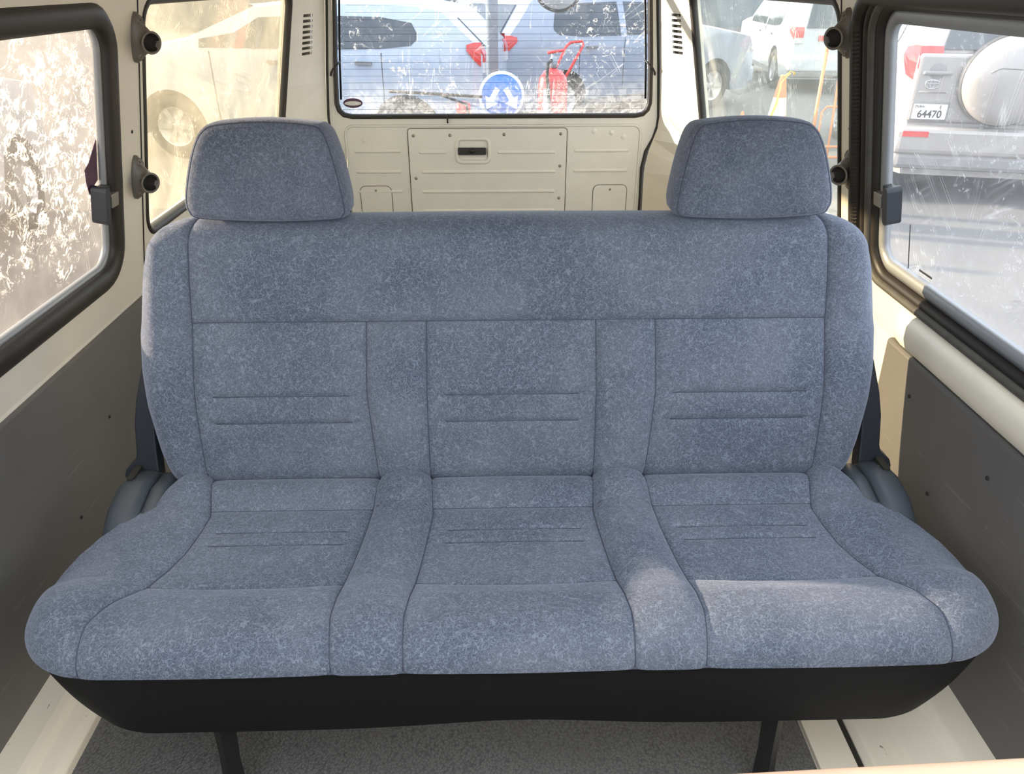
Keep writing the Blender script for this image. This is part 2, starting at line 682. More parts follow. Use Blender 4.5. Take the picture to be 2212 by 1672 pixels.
wall_left = plate('wall_left', [(-0.5, 0.47), (2.93, 0.47), (2.93, 1.16), (-0.5, 1.16)], [LF[::-1], LQ[::-1]], -0.035, 0.0, wl, 'cream')
tag(wall_left, 'cream painted metal side wall left of the bench', 'wall', kind='structure')
lower = box('lower_wall_panel', -0.83, -0.79, -0.5, 2.95, -0.02, 0.49, 'cream', wall_left)
wall_right = plate('wall_right', [(-0.5, 0.47), (2.93, 0.47), (2.93, 1.16), (-0.5, 1.16)], [RF[::-1], RQ[::-1]], -0.035, 0.0, wr, 'cream')
tag(wall_right, 'cream painted metal side wall right of the bench', 'wall', kind='structure')
lower = box('lower_wall_panel', 0.795, 0.835, -0.5, 2.95, -0.02, 0.49, 'cream', wall_right)

# seam of the pillar trim
for s, fn, wall in ((-1, wl, wall_left), (1, wr, wall_right)):
    tube('pillar_seam', [fn(1.594, z, 0.0006) for z in np.linspace(0.5, 1.12, 8)], 0.0016, 'rubber', wall, 6)
    tube('screw_hole', [fn(1.553, 0.835, -0.002), fn(1.553, 0.835, 0.0012)], 0.0035, 'hole', wall, 8)

# grey lower cards
card_l = plate('trim_1', [(-0.45, 0.04), (1.95, 0.04), (1.95, 0.482), (-0.45, 0.482)], [], 0, 0.012, lambda u, v, w: (-0.79 + w, u, v), 'card')
soften(card_l, 0.003)
tag(card_l, 'dark grey lower wall panel left of the bench, warm in the light', 'wall panel', kind='structure')
card_pts = [(-0.45, 0.04), (1.02, 0.04), (1.16, 0.10), (1.25, 0.22), (1.295, 0.36), (1.305, 0.49), (-0.45, 0.49)]
card_r = plate('trim_2', card_pts, [], 0, 0.034, lambda u, v, w: (0.795 - w, u, v), 'card')
soften(card_r, 0.008, 3)
tag(card_r, 'dark grey sliding door card with dusty scuffs right of the bench', 'door panel', kind='structure')
for i, (y, z) in enumerate(((1.18, 0.425), (1.05, 0.30), (0.93, 0.42))):
    lathe('rivet', [(0, 0.003), (0.003, 0.002), (0.004, 0)], 'hole', card_r, 10, Matrix.Translation((0.7605, y, z)) @ Matrix.Rotation(-PI / 2, 4, 'Y'))
for i, (y, z) in enumerate(((1.30, 0.33), (1.12, 0.22), (1.22, 0.12))):
    lathe('rivet', [(0, 0.003), (0.003, 0.002), (0.004, 0)], 'hole', card_l, 10, Matrix.Translation((-0.7785, y, z)) @ Matrix.Rotation(PI / 2, 4, 'Y'))

# cream ledge of the sliding door
prof = [(0.80, 0.495), (0.762, 0.495), (0.752, 0.503), (0.748, 0.520), (0.750, 0.542), (0.758, 0.556), (0.772, 0.565), (0.80, 0.57)]
stations = [(-0.45, 0.0), (1.24, 0.0), (1.285, 0.15), (1.303, 0.45), (1.31, 0.98)]
mb = MB()
vv, ff = [], []
for (y, c) in stations:
    for (x, z) in prof:
        vv.append((x + (0.80 - x) * c, y, z))
kp = len(prof)
for i in range(len(stations) - 1):
    for j in range(kp - 1):
        ff.append((i * kp + j, i * kp + j + 1, (i + 1) * kp + j + 1, (i + 1) * kp + j))
ff.append(tuple((len(stations) - 1) * kp + j for j in range(kp)))
mb.add(vv, ff)
ledge = mb.build('trim_3', 'cream', smooth=True)
tag(ledge, 'rounded cream ledge under the right sliding window', 'door ledge', kind='structure')

# sills at floor level
sill_l = plate('trim_4', [(-0.80, 0.045), (-0.735, 0.043), (-0.722, 0.040), (-0.716, 0.030), (-0.690, 0.026), (-0.678, 0.016), (-0.675, -0.003), (-0.80, -0.003)], [],
               -0.5, 1.15, lambda u, v, w: (u, w, v), 'cream_worn')
soften(sill_l, 0.003, 2, 20)
tag(sill_l, 'cream metal sill along the floor at left', 'sill', kind='structure')
sill_r = plate('trim_5', [(0.80, 0.050), (0.715, 0.044), (0.700, 0.036), (0.640, 0.030), (0.628, 0.018), (0.590, 0.012), (0.578, -0.003), (0.80, -0.003)], [],
               -0.5, 1.15, lambda u, v, w: (u, w, v), 'cream_worn')
soften(sill_r, 0.003, 2, 20)
tag(sill_r, 'stepped cream metal door sill with chipped paint at right', 'sill', kind='structure')
strip = box('step_strip', 0.505, 0.566, -0.5, 1.1, -0.003, 0.006, 'cream_worn', sill_r, 0.002)
gap = box('sill_gap', 0.567, 0.577, -0.5, 1.1, -0.003, 0.0015, 'hole', sill_r)

# ribbed floor mat
mat_o = plate('floor_mat', [(-0.682, -0.5), (0.500, -0.5), (0.500, 3.05), (-0.682, 3.05)], [], -0.003, 0.003, lambda u, v, w: (u, v, w), 'mat')
tag(mat_o, 'grey textured rubber floor mat under the bench seat', 'floor mat')


# rear corner pillars with vent slots
def pillar(side, name, label):
    sg = -1 if side == 'l' else 1

    def fn(u, v, w):
        x0 = -0.775 + LEAN * (v - 0.56)
        y0 = 2.855
        x1 = interp([(0.05, -0.612), (0.25, -0.607), (0.40, -0.602), (0.487, -0.613), (0.594, -0.648), (0.797, -0.634), (1.033, -0.610), (1.2, -0.59)], v) - 0.008
        y1 = 3.085
        bow = 0.0
        x = x0 + (x1 - x0) * u - bow * 0.75 * 0.6 + w * 0.75
        y = y0 + (y1 - y0) * u + bow * 0.66 * 0.6 - w * 0.66
        return (x * -sg, y, v) if sg < 0 and False else (x if sg < 0 else -x, y, v)
    outer = [(0, 0.05 + 0.0)]
    outer = [(a, 0.05) for a in np.linspace(0, 1, 7)] + [(1, z) for z in np.linspace(0.1, 1.1, 24)] + [(a, 1.15) for a in np.linspace(1, 0, 7)] + [(0, z) for z in np.linspace(1.1, 0.1, 10)]
    holes = []
    for i in range(8):
        z = 0.987 - i * 0.0176
        h = rrect(0.33, 0.62, z - 0.0048, z + 0.0048, 0.004, 3)
        # ellipse-ish ends in u need wider steps
        holes.append(h[::-1])
    # grid the pillar so that it can bow: build three vertical bands of plates
    vent = rrect(0.24, 0.70, 0.84, 1.01, 0.004, 2)
    o = plate(name, outer, [vent[::-1]], -0.006, 0.0, fn, 'cream')
    tag(o, label, 'pillar', kind='structure')
    plate('vent_grille', vent, holes, -0.006, 0.0, fn, 'cream', o)
    bk = plate('vent_backing', rrect(0.28, 0.67, 0.84, 1.01, 0.01, 2), [], -0.022, -0.018, fn, 'hole', o)
    return o


pillar('l', 'trim_6', 'cream rear corner pillar with eight vent slots left of the hatch')
pillar('r', 'trim_7', 'cream rear corner pillar with eight vent slots right of the hatch, sunlit')

# hatch seals in the gap round the tailgate
gapl = [(-0.600, 1.13), (-0.612, 1.033), (-0.638, 0.797), (-0.6535, 0.62), (-0.652, 0.585), (-0.640, 0.54), (-0.613, 0.487), (-0.602, 0.42), (-0.606, 0.30), (-0.610, 0.05)]

# ---- tailgate
outer = [(x + 0.006, z) for x, z in gapl][::-1]
outer = [(x, z) for x, z in outer] + [(-x, z) for x, z in outer[::-1]]
HW = [(-0.575, 1.11), (-0.583, 1.033), (-0.602, 0.84), (-0.612, 0.70), (-0.613, 0.672), (-0.606, 0.648), (-0.590, 0.632), (-0.560, 0.626)]
HW = HW + [(-x, z) for x, z in HW[::-1]]
hatch = plate('door_1', outer[::-1] if False else outer, [HW], -0.04, 0.0, hz, 'cream_hatch')
tag(hatch, 'pale cream tailgate with pressed ribs and recessed handle behind the bench', 'tailgate', kind='structure')
for sgn in (-1, 1):
    tube('hatch_seal', [hz(-sgn * x, z, 0.004) for x, z in gapl], 0.0052, 'rubber', hatch, 8)
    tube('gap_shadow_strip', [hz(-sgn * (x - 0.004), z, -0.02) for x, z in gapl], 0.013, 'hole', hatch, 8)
# raised shoulder round the inner pressing
sh = rrect(-0.592, 0.586, 0.05, 0.588, (0.03, 0.03, 0.01, 0.01), 5)
rim('pressed_border', sh, [(-0.004, 0.0), (-0.002, 0.004), (0.003, 0.004), (0.006, 0.0)], hz, 'cream_hatch', hatch)
# access cover
HR = rrect(-0.152, -0.020, 0.447, 0.540, 0.02, 5)
cover = plate('access_cover', rrect(-0.344, 0.290, 0.08, 0.577, 0.012, 3), [HR[::-1]], 0.0, 0.005, hz, 'cream_hatch', hatch)
soften(cover, 0.002)
rim('cover_gap', rrect(-0.3455, 0.2915, 0.08, 0.5785, 0.012, 3), [(0, 0.0), (0, 0.0012), (0.0022, 0.0012), (0.0022, 0)], hz, 'rubber_worn', hatch, False)


def rib(x0, x1, z, parent, base):
    r = 0.0065
    pts = rrect(x0, x1, z - r, z + r, r * 0.98, 4)
    v1 = [hz(a, b, base) for a, b in pts]
    ins = [(min(max(a, x0 + 0.004), x1 - 0.004), z + (b - z) * 0.35) for a, b in pts]
    v2 = [hz(a, b, base + 0.0045) for a, b in ins]
    n = len(pts)
    f = [(i, (i + 1) % n, (i + 1) % n + n, i + n) for i in range(n)] + [tuple(range(n, 2 * n))]
    recalc(obj('pressed_rib', v1 + v2, f, 'cream_hatch', parent, False))


for (a, b, z) in ((-0.565, -0.377, 0.491), (-0.564, -0.379, 0.410), (-0.564, -0.379, 0.33), (0.322, 0.545, 0.490), (0.322, 0.545, 0.411)):
    rib(a, b, z, hatch, 0.0)
for (a, b, z) in ((-0.305, -0.193, 0.487), (0.013, 0.247, 0.486), (-0.298, 0.250, 0.409), (-0.300, 0.248, 0.329), (-0.300, 0.248, 0.25)):
    rib(a, b, z, cover, 0.005)
for (a, b) in ((-0.554, -0.428), (0.409, 0.547)):
    pl = plate('small_cover', rrect(a, b, 0.14, 0.351, 0.022, 5), [], 0.0, 0.0035, hz, 'cream_hatch', hatch)
    soften(pl, 0.0015)
    rim('cover_gap', rrect(a - 0.001, b + 0.001, 0.139, 0.352, 0.022, 5), [(0, 0), (0, 0.001), (0.0018, 0.001), (0.0018, 0)], hz, 'rubber_worn', hatch, False)
    lathe('screw', [(0, 0.0025), (0.004, 0.002), (0.005, 0)], 'screw', pl, 10, Matrix.Translation(hz((a + b) / 2, 0.335, 0.0035)) @ Matrix.Rotation(PI / 2, 4, 'X'))
for (x, z) in ((-0.323, 0.552), (-0.177, 0.553), (0.039, 0.556), (0.266, 0.557), (0.266, 0.431), (-0.322, 0.384), (0.266, 0.30), (-0.322, 0.22)):
    lathe('screw', [(0, 0.004), (0.004, 0.0035), (0.0065, 0.0)], 'screw', cover, 12, Matrix.Translation(hz(x, z, 0.005)) @ Matrix.Rotation(PI / 2, 4, 'X'))
for (x, z) in ((-0.52, 0.535), (0.40, 0.566), (0.47, 0.560), (0.52, 0.545)):
    lathe('blanking_plug', [(0, 0.002), (0.009, 0.002), (0.011, 0)], 'cream_hatch', hatch, 14, Matrix.Translation(hz(x, z, 0.0)) @ Matrix.Rotation(PI / 2, 4, 'X'))
# recessed handle
rim('handle_bezel', HR, [(-0.010, 0.0), (-0.006, 0.009), (0.004, 0.009), (0.008, 0.004)], hz, 'cream_hatch', hatch)
hcup = plate('handle_cup', HR, [], 0.0005, 0.0015, hz, 'cream_hatch', hatch)
hd = plate('pull_handle', rrect(-0.146, -0.034, 0.478, 0.506, 0.004, 3), [], 0.0055, 0.014, hz, 'handle', hatch)
soften(hd, 0.003)
lathe('lock_barrel', [(0, 0.006), (0.009, 0.005), (0.0105, 0)], 'black', hd, 16, Matrix.Translation(hz(-0.090, 0.493, 0.014)) @ Matrix.Rotation(PI / 2, 4, 'X'))

# ---- windows
RUB = oval(-0.014, 0.022, -0.014, 0.012, 12)


def window(name, loop, fn, glass, label, depth, prof, mat='rubber'):
    w = empty(name, fn(sum(p[0] for p in loop) / len(loop), min(p[1] for p in loop), 0))
    tag(w, label, 'window', kind='structure')
    inv = Matrix.Translation(w.location).inverted()

    def loc(u, v, h):
        return tuple(inv @ Vector(fn(u, v, h)))
    def wfn(u, v, h):
        return fn(u, v, h)
    p = plate('pane', loop, [], depth - 0.004, depth, fn, glass, w)
    p.matrix_parent_inverse = inv
    g = rim('gasket', loop, prof, fn, mat, w)
    g.matrix_parent_inverse = inv
    return w, inv


def under(o, root, inv):
    o.parent = root
    o.matrix_parent_inverse = inv
    return o


LFg = rrect(0.30, 1.487, 0.562, 1.058, 0.075, 7)
w1, i1 = window('window_1', LFg, wl, 'glass_lf', 'large front left window, scratched and glaring white in the sun', -0.022, oval(-0.034, 0.010, -0.022, 0.010, 12))
w2, i2 = window('window_2', LQ, wl, 'glass_lq', 'dusty left rear quarter window glowing yellow with sun', -0.022, oval(-0.012, 0.008, -0.024, 0.004, 10))
w3, i3 = window('window_3', RQ, wr, 'glass_rq', 'hazy right rear quarter window with cones and parked cars behind', -0.022, oval(-0.014, 0.010, -0.024, 0.004, 10))
w4, i4 = window('window_4', RF, wr, 'glass_rf', 'right sliding door window with wide layered black seals', -0.020, oval(-0.016, 0.006, -0.024, 0.006, 10))
w5, i5 = window('window_5', HW, hz, 'glass_h', 'scratched rear hatch window with heater lines and peeling film', -0.024, oval(-0.008, 0.012, -0.026, 0.010, 10))

# inner pale channel of front windows
under(rim('window_channel', rrect(0.30, 1.452, 0.596, 1.036, 0.045, 6), [(-0.006, -0.020), (-0.006, -0.010), (0.004, -0.006), (0.004, -0.020)], wl, 'alu', None), w1, i1)
under(rim('window_channel', rrect(0.30, 1.424, 0.594, 1.055, 0.05, 6), [(-0.022, -0.018), (-0.022, -0.006), (-0.010, -0.002), (0.002, -0.006), (0.002, -0.018)], wr, 'alu', None), w4, i4)
# layered door seals on the right
under(rim('door_seal', rrect(0.22, 1.500, 0.10, 1.075, 0.06, 7), oval(-0.014, 0.016, -0.004, 0.022, 12), wr, 'rubber', None), w4, i4)
under(rim('door_seal', rrect(0.24, 1.470, 0.12, 1.072, 0.06, 7), oval(-0.008, 0.008, -0.004, 0.012, 10), wr, 'rubber', None), w4, i4)
under(rim('outer_gasket', rrect(0.28, 1.447, 0.568, 1.070, 0.06, 7), oval(-0.010, 0.008, -0.010, 0.014, 10), wr, 'rubber_worn', None), w4, i4)
# ribs of the corrugated seal
vv, ff = [], []
for i in range(60):
    z = 0.60 + i * 0.0072
    a, b = tube_geo([wr(1.4865, z, 0.012), wr(1.495, z, 0.0195)], 0.0024, 6)
    bb = len(vv)
    vv += a
    ff += [tuple(q + bb for q in f) for f in b]
sr = obj('seal_ribbing', vv, ff, 'rubber')
sr['kind'] = 'stuff'
under(sr, w4, i4)

# window latches
def latch(fn, u, v, root, inv, flip):
    s = -1 if flip else 1
    base = plate('latch', rrect(u - 0.017, u + 0.014, v - 0.030, v + 0.030, 0.004, 3), [], -0.016, -0.002, fn, 'handle')
    soften(base, 0.002)
    under(base, root, inv)
    a = plate('latch_button', rrect(u - 0.030, u - 0.012, v - 0.036, v + 0.034, 0.008, 4), [], -0.018, 0.010, fn, 'dark_plastic')
    soften(a, 0.003)
    under(a, root, inv)
    b = plate('latch_bolt', rrect(u - 0.002, u + 0.030, v - 0.010, v + 0.016, 0.003, 2), [], -0.004, 0.008, fn, 'screw')
    soften(b, 0.002)
    under(b, root, inv)


latch(wl, 1.438, 0.725, w1, i1, False)
latch(wr, 1.392, 0.728, w4, i4, True)
# scrap of purple tint film still stuck on the left window
fs = plate('film_scrap', [(1.447, 0.835), (1.440, 0.828), (1.415, 0.800), (1.398, 0.790), (1.402, 0.765), (1.410, 0.745), (1.418, 0.738), (1.432, 0.756), (1.446, 0.762)][::-1], [], -0.0215, -0.0205, wl, 'film_purple')
under(fs, w1, i1)
# printed notice on the right window
nb_ = plate('printed_notice', rrect(1.245, 1.290, 0.624, 0.628, 0.001, 1), [], -0.0198, -0.0192, wr, 'black_print')
under(nb_, w4, i4)
for i in range(5):
    ln = plate('notice_line', rrect(1.248 + 0.002 * (i % 2), 1.290, 0.6185 - i * 0.0042, 0.6196 - i * 0.0042, 0.0003, 1), [], -0.0198, -0.0193, wr, 'alu')
    under(ln, w4, i4)
tube_l = tube('crack', [wr(1.330 - 0.0 * z, z, -0.019) for z in (0.606, 0.64, 0.67, 0.70)], 0.0009, 'black_print', None, 5)
under(tube_l, w4, i4)

# heater lines, terminals, sticker on hatch glass
for i in range(19):
    z = 0.648 + i * 0.0245
    if z > 1.10:
        break
    hwid = 0.598 - 0.06 * max(0, z - 0.68) / 0.4
    under(tube('heater_line', [hz(-hwid, z, -0.0235), hz(hwid, z, -0.0235)], 0.00055, 'wire', None, 5), w5, i5)
for s in (-1, 1):
    under(tube('heater_busbar', [hz(s * 0.600, 0.685, -0.022), hz(s * 0.590, 0.82, -0.022), hz(s * 0.562, 1.10, -0.022)], 0.004, 'black', None, 6, flat=0.4), w5, i5)
    under(tube('heater_cable', [hz(s * 0.586, 0.826, -0.018), hz(s * 0.598, 0.812, 0.004), hz(s * 0.612, 0.80, 0.014), hz(s * 0.622, 0.785, 0.010), hz(s * 0.625, 0.775, 0.002)], 0.0035, 'rubber', None, 6), w5, i5)
st = plate('oval_sticker', [(-0.555 + 0.038 * math.cos(a), 0.672 + 0.018 * math.sin(a)) for a in np.linspace(0, 2 * PI, 28)[:-1]], [], -0.0235, -0.0225, hz, 'film_purple')
under(st, w5, i5)
st2 = plate('sticker_print', [(-0.555 + 0.033 * math.cos(a), 0.671 + 0.008 * math.sin(a)) for a in np.linspace(0, 2 * PI, 20)[:-1]], [], -0.0226, -0.0219, hz, 'white_print')
under(st2, w5, i5)
under(tube('glass_clip', [hz(-0.184, 0.634, 0.006), hz(-0.184, 0.600, 0.010)], 0.003, 'black', None, 6), w5, i5)
# dark liner strip above the right window
liner = plate('trim_8', [(-0.45, 1.088), (1.60, 1.088), (1.60, 1.15), (-0.45, 1.15)], [], 0.0, 0.02, wr, 'liner')
tag(liner, 'stained brown lining strip above the right sliding window', 'roof lining', kind='structure')


# ================================================================== taupe bar brackets on the pillars
def bracket(fn, u, zc, label, side):
    o0 = Vector(fn(u, zc, 0.0))
    root = empty('bar_bracket', tuple(o0))
    tag(root, label, 'bracket', 'taupe bar brackets on the pillars')
    inv = Matrix.Translation(o0).inverted()
    sg = 1 if side == 'l' else -1
    # flared foot merging into a hollow neck, lofted from a long oval to a round mouth
    rings = []
    mouth_dir = Vector((sg * 0.72, -0.66, -0.03)).normalized()
    N = 32
    base_n = Vector(fn(u, zc, 1.0)) - o0
    base_n.normalize()
    ey = Vector((0, 1, 0))
    ez = (Vector(fn(u, zc + 1, 0)) - o0).normalized()
    specs = [(0.0, 0.017, 0.045, 0), (0.006, 0.017, 0.045, 0), (0.011, 0.015, 0.036, 0.1), (0.019, 0.0145, 0.026, 0.35), (0.028, 0.0155, 0.020, 0.65), (0.036, 0.0175, 0.0195, 0.9), (0.044, 0.0195, 0.0205, 1.0), (0.046, 0.0185, 0.0195, 1.0), (0.045, 0.0155, 0.0165, 1.0), (0.020, 0.013, 0.014, 0.8)]
    verts = []
    for (h, a, b, t) in specs:
        axis = (base_n * (1 - t) + mouth_dir * t).normalized()
        cen = o0 + base_n * min(h, 0.02) + axis * max(0, h - 0.02) - ez * 0.004 * t
        e1 = (ey - axis * ey.dot(axis)).normalized()
        e2 = (ez - axis * ez.dot(axis)).normalized()
        for i in range(N):
            an = 2 * PI * i / N
            ca, sa = math.cos(an), math.sin(an)
            r_ = 1.0
            verts.append(cen + e1 * a * ca + e2 * b * sa)
    faces = []
    for k_ in range(len(specs) - 1):
        for i in range(N):
            faces.append((k_ * N + i, k_ * N + (i + 1) % N, (k_ + 1) * N + (i + 1) % N, (k_ + 1) * N + i))
    faces.append(tuple((len(specs) - 1) * N + i for i in range(N)))
    b_ = recalc(obj('flared_body', verts, faces, 'bracket', None, True))
    under(b_, root, inv)
    axis = mouth_dir
    cen = o0 + base_n * 0.02 + axis * 0.012 - ez * 0.003
    bore = lathe('bore', [(0, 0.0), (0.0142, 0.0), (0.0158, 0.0125)], 'hole', None, 20, Matrix.Translation(cen) @ axis.to_track_quat('Z', 'Y').to_matrix().to_4x4())
    under(bore, root, inv)
    for s in (-1, 1):
        c2 = o0 + ez * (0.031 * s) + base_n * 0.010
        nrm = (base_n + ez * 0.45 * s).normalized()
        sp = lathe('screw_pocket', [(0, 0.0008), (0.0062, 0.0008), (0.0085, 0.0045), (0.0098, 0.0035), (0.0098, -0.004)], 'bracket', None, 18,
                   Matrix.Translation(c2) @ nrm.to_track_quat('Z', 'Y').to_matrix().to_4x4())
        under(sp, root, inv)
        sc = lathe('screw', [(0, 0.003), (0.0045, 0.002), (0.006, 0.0012)], 'hole', sp, 12, Matrix.Translation(c2) @ nrm.to_track_quat('Z', 'Y').to_matrix().to_4x4())


bracket(wl, 1.578, 1.003, 'upper taupe hollow bar bracket on the left pillar', 'l')
bracket(wl, 1.560, 0.745, 'lower taupe hollow bar bracket on the left pillar', 'l')
bracket(wr, 1.556, 1.010, 'upper taupe hollow bar bracket on the right pillar', 'r')
bracket(wr, 1.532, 0.760, 'lower taupe hollow bar bracket on the right pillar', 'r')

# ================================================================== the bench seat
SX = 0.025          # seat centre
bench = empty('bench_seat', (SX, 0.88, 0.0))
tag(bench, 'three-seat blue-grey velour bench seat with two headrests and black skirt', 'bench seat')
BINV = Matrix.Translation((SX, 0.88, 0)).inverted()


def seat_part(o):
    return under(o, bench, BINV)


def samples(n, both=True):
    t = np.linspace(0, 1, n + 1)
    return 0.5 * t + 0.5 * (0.5 - 0.5 * np.cos(PI * t)) if both else t


def grid_normals(P):
    du = np.gradient(P, axis=1)
    dv = np.gradient(P, axis=0)
    n = np.cross(du, dv)
    n /= np.maximum(np.linalg.norm(n, axis=2, keepdims=True), 1e-9)
    return n


def panel_objects(P, nrm, cidx, ridx, panels, mat):
    """each upholstery panel is its own mesh, puffed between its seams"""
    made = []
    for (name, c0, c1, r0, r1, amp, crown, op, ribs) in panels:
        a, b, c, d = cidx[c0], cidx[c1], ridx[r0], ridx[r1]
        sub = P[c:d + 1, a:b + 1].copy()
        nn = nrm[c:d + 1, a:b + 1]
        su = np.concatenate([np.zeros((sub.shape[0], 1)), np.cumsum(np.linalg.norm(np.diff(sub, axis=1), axis=2), axis=1)], axis=1)
        sv = np.concatenate([np.zeros((1, sub.shape[1])), np.cumsum(np.linalg.norm(np.diff(sub, axis=0), axis=2), axis=0)], axis=0)
        tu, tv = su[:, -1:], sv[-1:, :]
        ell = 0.0045
        f = np.ones(su.shape)
        g = np.ones(su.shape)
        if 'l' not in op:
            f *= 1 - np.exp(-su / ell)
        if 'r' not in op:
            f *= 1 - np.exp(-(tu - su) / ell)
        if 'b' not in op:
            f *= 1 - np.exp(-sv / ell)
        if 't' not in op:
            f *= 1 - np.exp(-(tv - sv) / ell)
        u = su / tu
        v = sv / tv
        cr = (4 * u * (1 - u)) if not ('l' in op or 'r' in op) else np.ones(u.shape)
        disp = amp * f + crown * cr * ((0.25 + 0.75 * np.clip(v / 0.15, 0, 1)) * np.clip((1.0 - v) / 0.45, 0.05, 1) if 'D' in op else np.clip(v / 0.07, 1.0 if 'b' in op else 0.0, 1) * np.clip((1 - v) / 0.07, 1.0 if 't' in op else 0.0, 1))
        for (rk, dep) in ribs:
            dist = np.abs(sv - sv[ridx[rk] - c:ridx[rk] - c + 1, :])
            edge = np.minimum(su, tu - su)
            disp -= dep * np.exp(-(dist / 0.0034) ** 2) * np.clip((edge - 0.012) / 0.02, 0, 1)
        sub = sub + nn * disp[..., None]
        R_, C_ = sub.shape[:2]
        verts = sub.reshape(-1, 3)
        faces = [(i * C_ + j, i * C_ + j + 1, (i + 1) * C_ + j + 1, (i + 1) * C_ + j) for i in range(R_ - 1) for j in range(C_ - 1)]
        o = obj(name, verts, faces, mat, None, True)
        seat_part(o)
        made.append(o)
    return made


def seam_line(P, nrm, pts, r=0.0011, lift=0.0002):
    q = [P[i, j] + nrm[i, j] * lift for (i, j) in pts]
    o = tube('seam', q, r, 'thread', None, 5)
    seat_part(o)


def col_fracs(edge):
    """fractional positions inside each of the seven column bands"""
    inner = list(samples(26))
    div = list(samples(18))
    t = np.linspace(0, 1, 15)
    w0 = 0.50
    bol = [w0 * x for x in samples(12)] + [w0 + (1 - w0) * math.sin(a) for a in np.linspace(0, PI / 2, 13)[1:]]
    return bol, inner, div


def build_grid(rows, xt, point):
    """rows: list of row params; xt: dict of half positions by row; returns the grid and the indices of the seams"""
    bol, inner, div = col_fracs(0)
    cols = []
    cidx = [0]
    for w in reversed(bol):
        cols.append((-1, 'b', w))
    cidx.append(len(cols) - 1)
    for (band, fr) in ((('bo', 'do', -1), inner), (('do', 'di', -1), div), (('di', 'di', 0), inner), (('di', 'do', 1), div), (('do', 'bo', 1), inner)):
        for u in fr[1:]:
            cols.append((band[2], band, u))
        cidx.append(len(cols) - 1)
    for w in bol[1:]:
        cols.append((1, 'b', w))
    cidx.append(len(cols) - 1)
    P = np.zeros((len(rows), len(cols), 3))
    for i, r in enumerate(rows):
        bo, do, di, ou = (xt[k_](r) for k_ in ('bo', 'do', 'di', 'ou'))
        val = {'bo': bo, 'do': do, 'di': di}
        for j, (s, band, u) in enumerate(cols):
            w = 0.0
            seat_u = None
            if band == 'b':
                x = s * (bo + (ou - bo) * u)
                w = u
            else:
                a, b, s_ = band
                if s_ == -1:
                    x = -val[a] + (-val[b] + val[a]) * u
                elif s_ == 1:
                    x = val[a] + (val[b] - val[a]) * u
                else:
                    x = -di + 2 * di * u
                if (a, b) in (('bo', 'do'), ('di', 'di'), ('do', 'bo')):
                    seat_u = u
            P[i, j] = point(r, x, w, ou, bo, seat_u)
    return P, cidx


# ---- cushion
rows = []
ridx = [0]
rows += list(np.linspace(1.115, 1.004, 12))
ridx.append(len(rows) - 1)
for a, b, n in ((1.004, 0.950, 18), (0.950, 0.918, 14), (0.918, 0.817, 20)):
    rows += [a + (b - a) * t for t in samples(n)][1:]
    ridx.append(len(rows) - 1)
rows += [0.817 + (0.722 - 0.817) * t for t in samples(18)][1:]
rows += [0.722 - 0.052 * math.sin(a) for a in np.linspace(0, PI / 2, 16)[1:]]
ridx.append(len(rows) - 1)
ZT = [(1.115, 0.290), (1.090, 0.314), (1.070, 0.332), (1.050, 0.3365), (1.004, 0.317), (0.95, 0.314), (0.918, 0.315), (0.86, 0.319), (0.817, 0.327), (0.77, 0.346), (0.735, 0.352), (0.67, 0.352)]
XT = {
    'bo': lambda r: interp([(1.115, 0.53), (1.07, 0.522), (0.991, 0.503), (0.90, 0.512), (0.817, 0.534), (0.76, 0.562), (0.72, 0.571), (0.67, 0.566)], r),
    'do': lambda r: interp([(1.115, 0.230), (1.07, 0.231), (0.991, 0.236), (0.817, 0.251), (0.73, 0.251), (0.67, 0.243)], r),
    'di': lambda r: interp([(1.115, 0.142), (1.07, 0.141), (0.991, 0.134), (0.817, 0.147), (0.73, 0.153), (0.67, 0.150)], r),
    'ou': lambda r: interp([(1.115, 0.560), (1.06, 0.588), (1.02, 0.614), (0.98, 0.640), (0.94, 0.660), (0.90, 0.671), (0.86, 0.675), (0.67, 0.675)], r),
}
ZB = 0.316


def roll(t):
    t = max(0.0, min(1.0, t))
    return 1 - math.sqrt(max(0.0, 1 - t * t))


def cushion_point(r, x, w, ou, bo, su):
    zt = interp(ZT, r)
    ax = abs(x)
    # soft bolster hump and dividers
    hump = 0.017 * math.sin(PI * min(1.0, w / 1.0) ** 0.9) if w > 0 else 0.0
    fade = sstep((r - 0.70) / 0.10)
    zt += hump * (0.35 + 0.65 * fade)
    if su is None and w == 0:
        pass
    df = roll((0.722 - r) / 0.052) if r < 0.722 else 0.0
    dl = roll((w - 0.5) / 0.5) if w > 0.5 else 0.0
    z = ZB + (zt - ZB) * (1 - df) * (1 - dl)
    g = sstep((0.87 - r) / 0.19)
    bend = 0.115 * roll((ax - 0.545) / (0.675 - 0.545))
    y = r + g * bend
    if su is not None:
        y -= 0.009 * 4 * su * (1 - su) * max(0.0, 1 - abs(r - 0.817) / 0.05)
    return (x + SX, y, z)


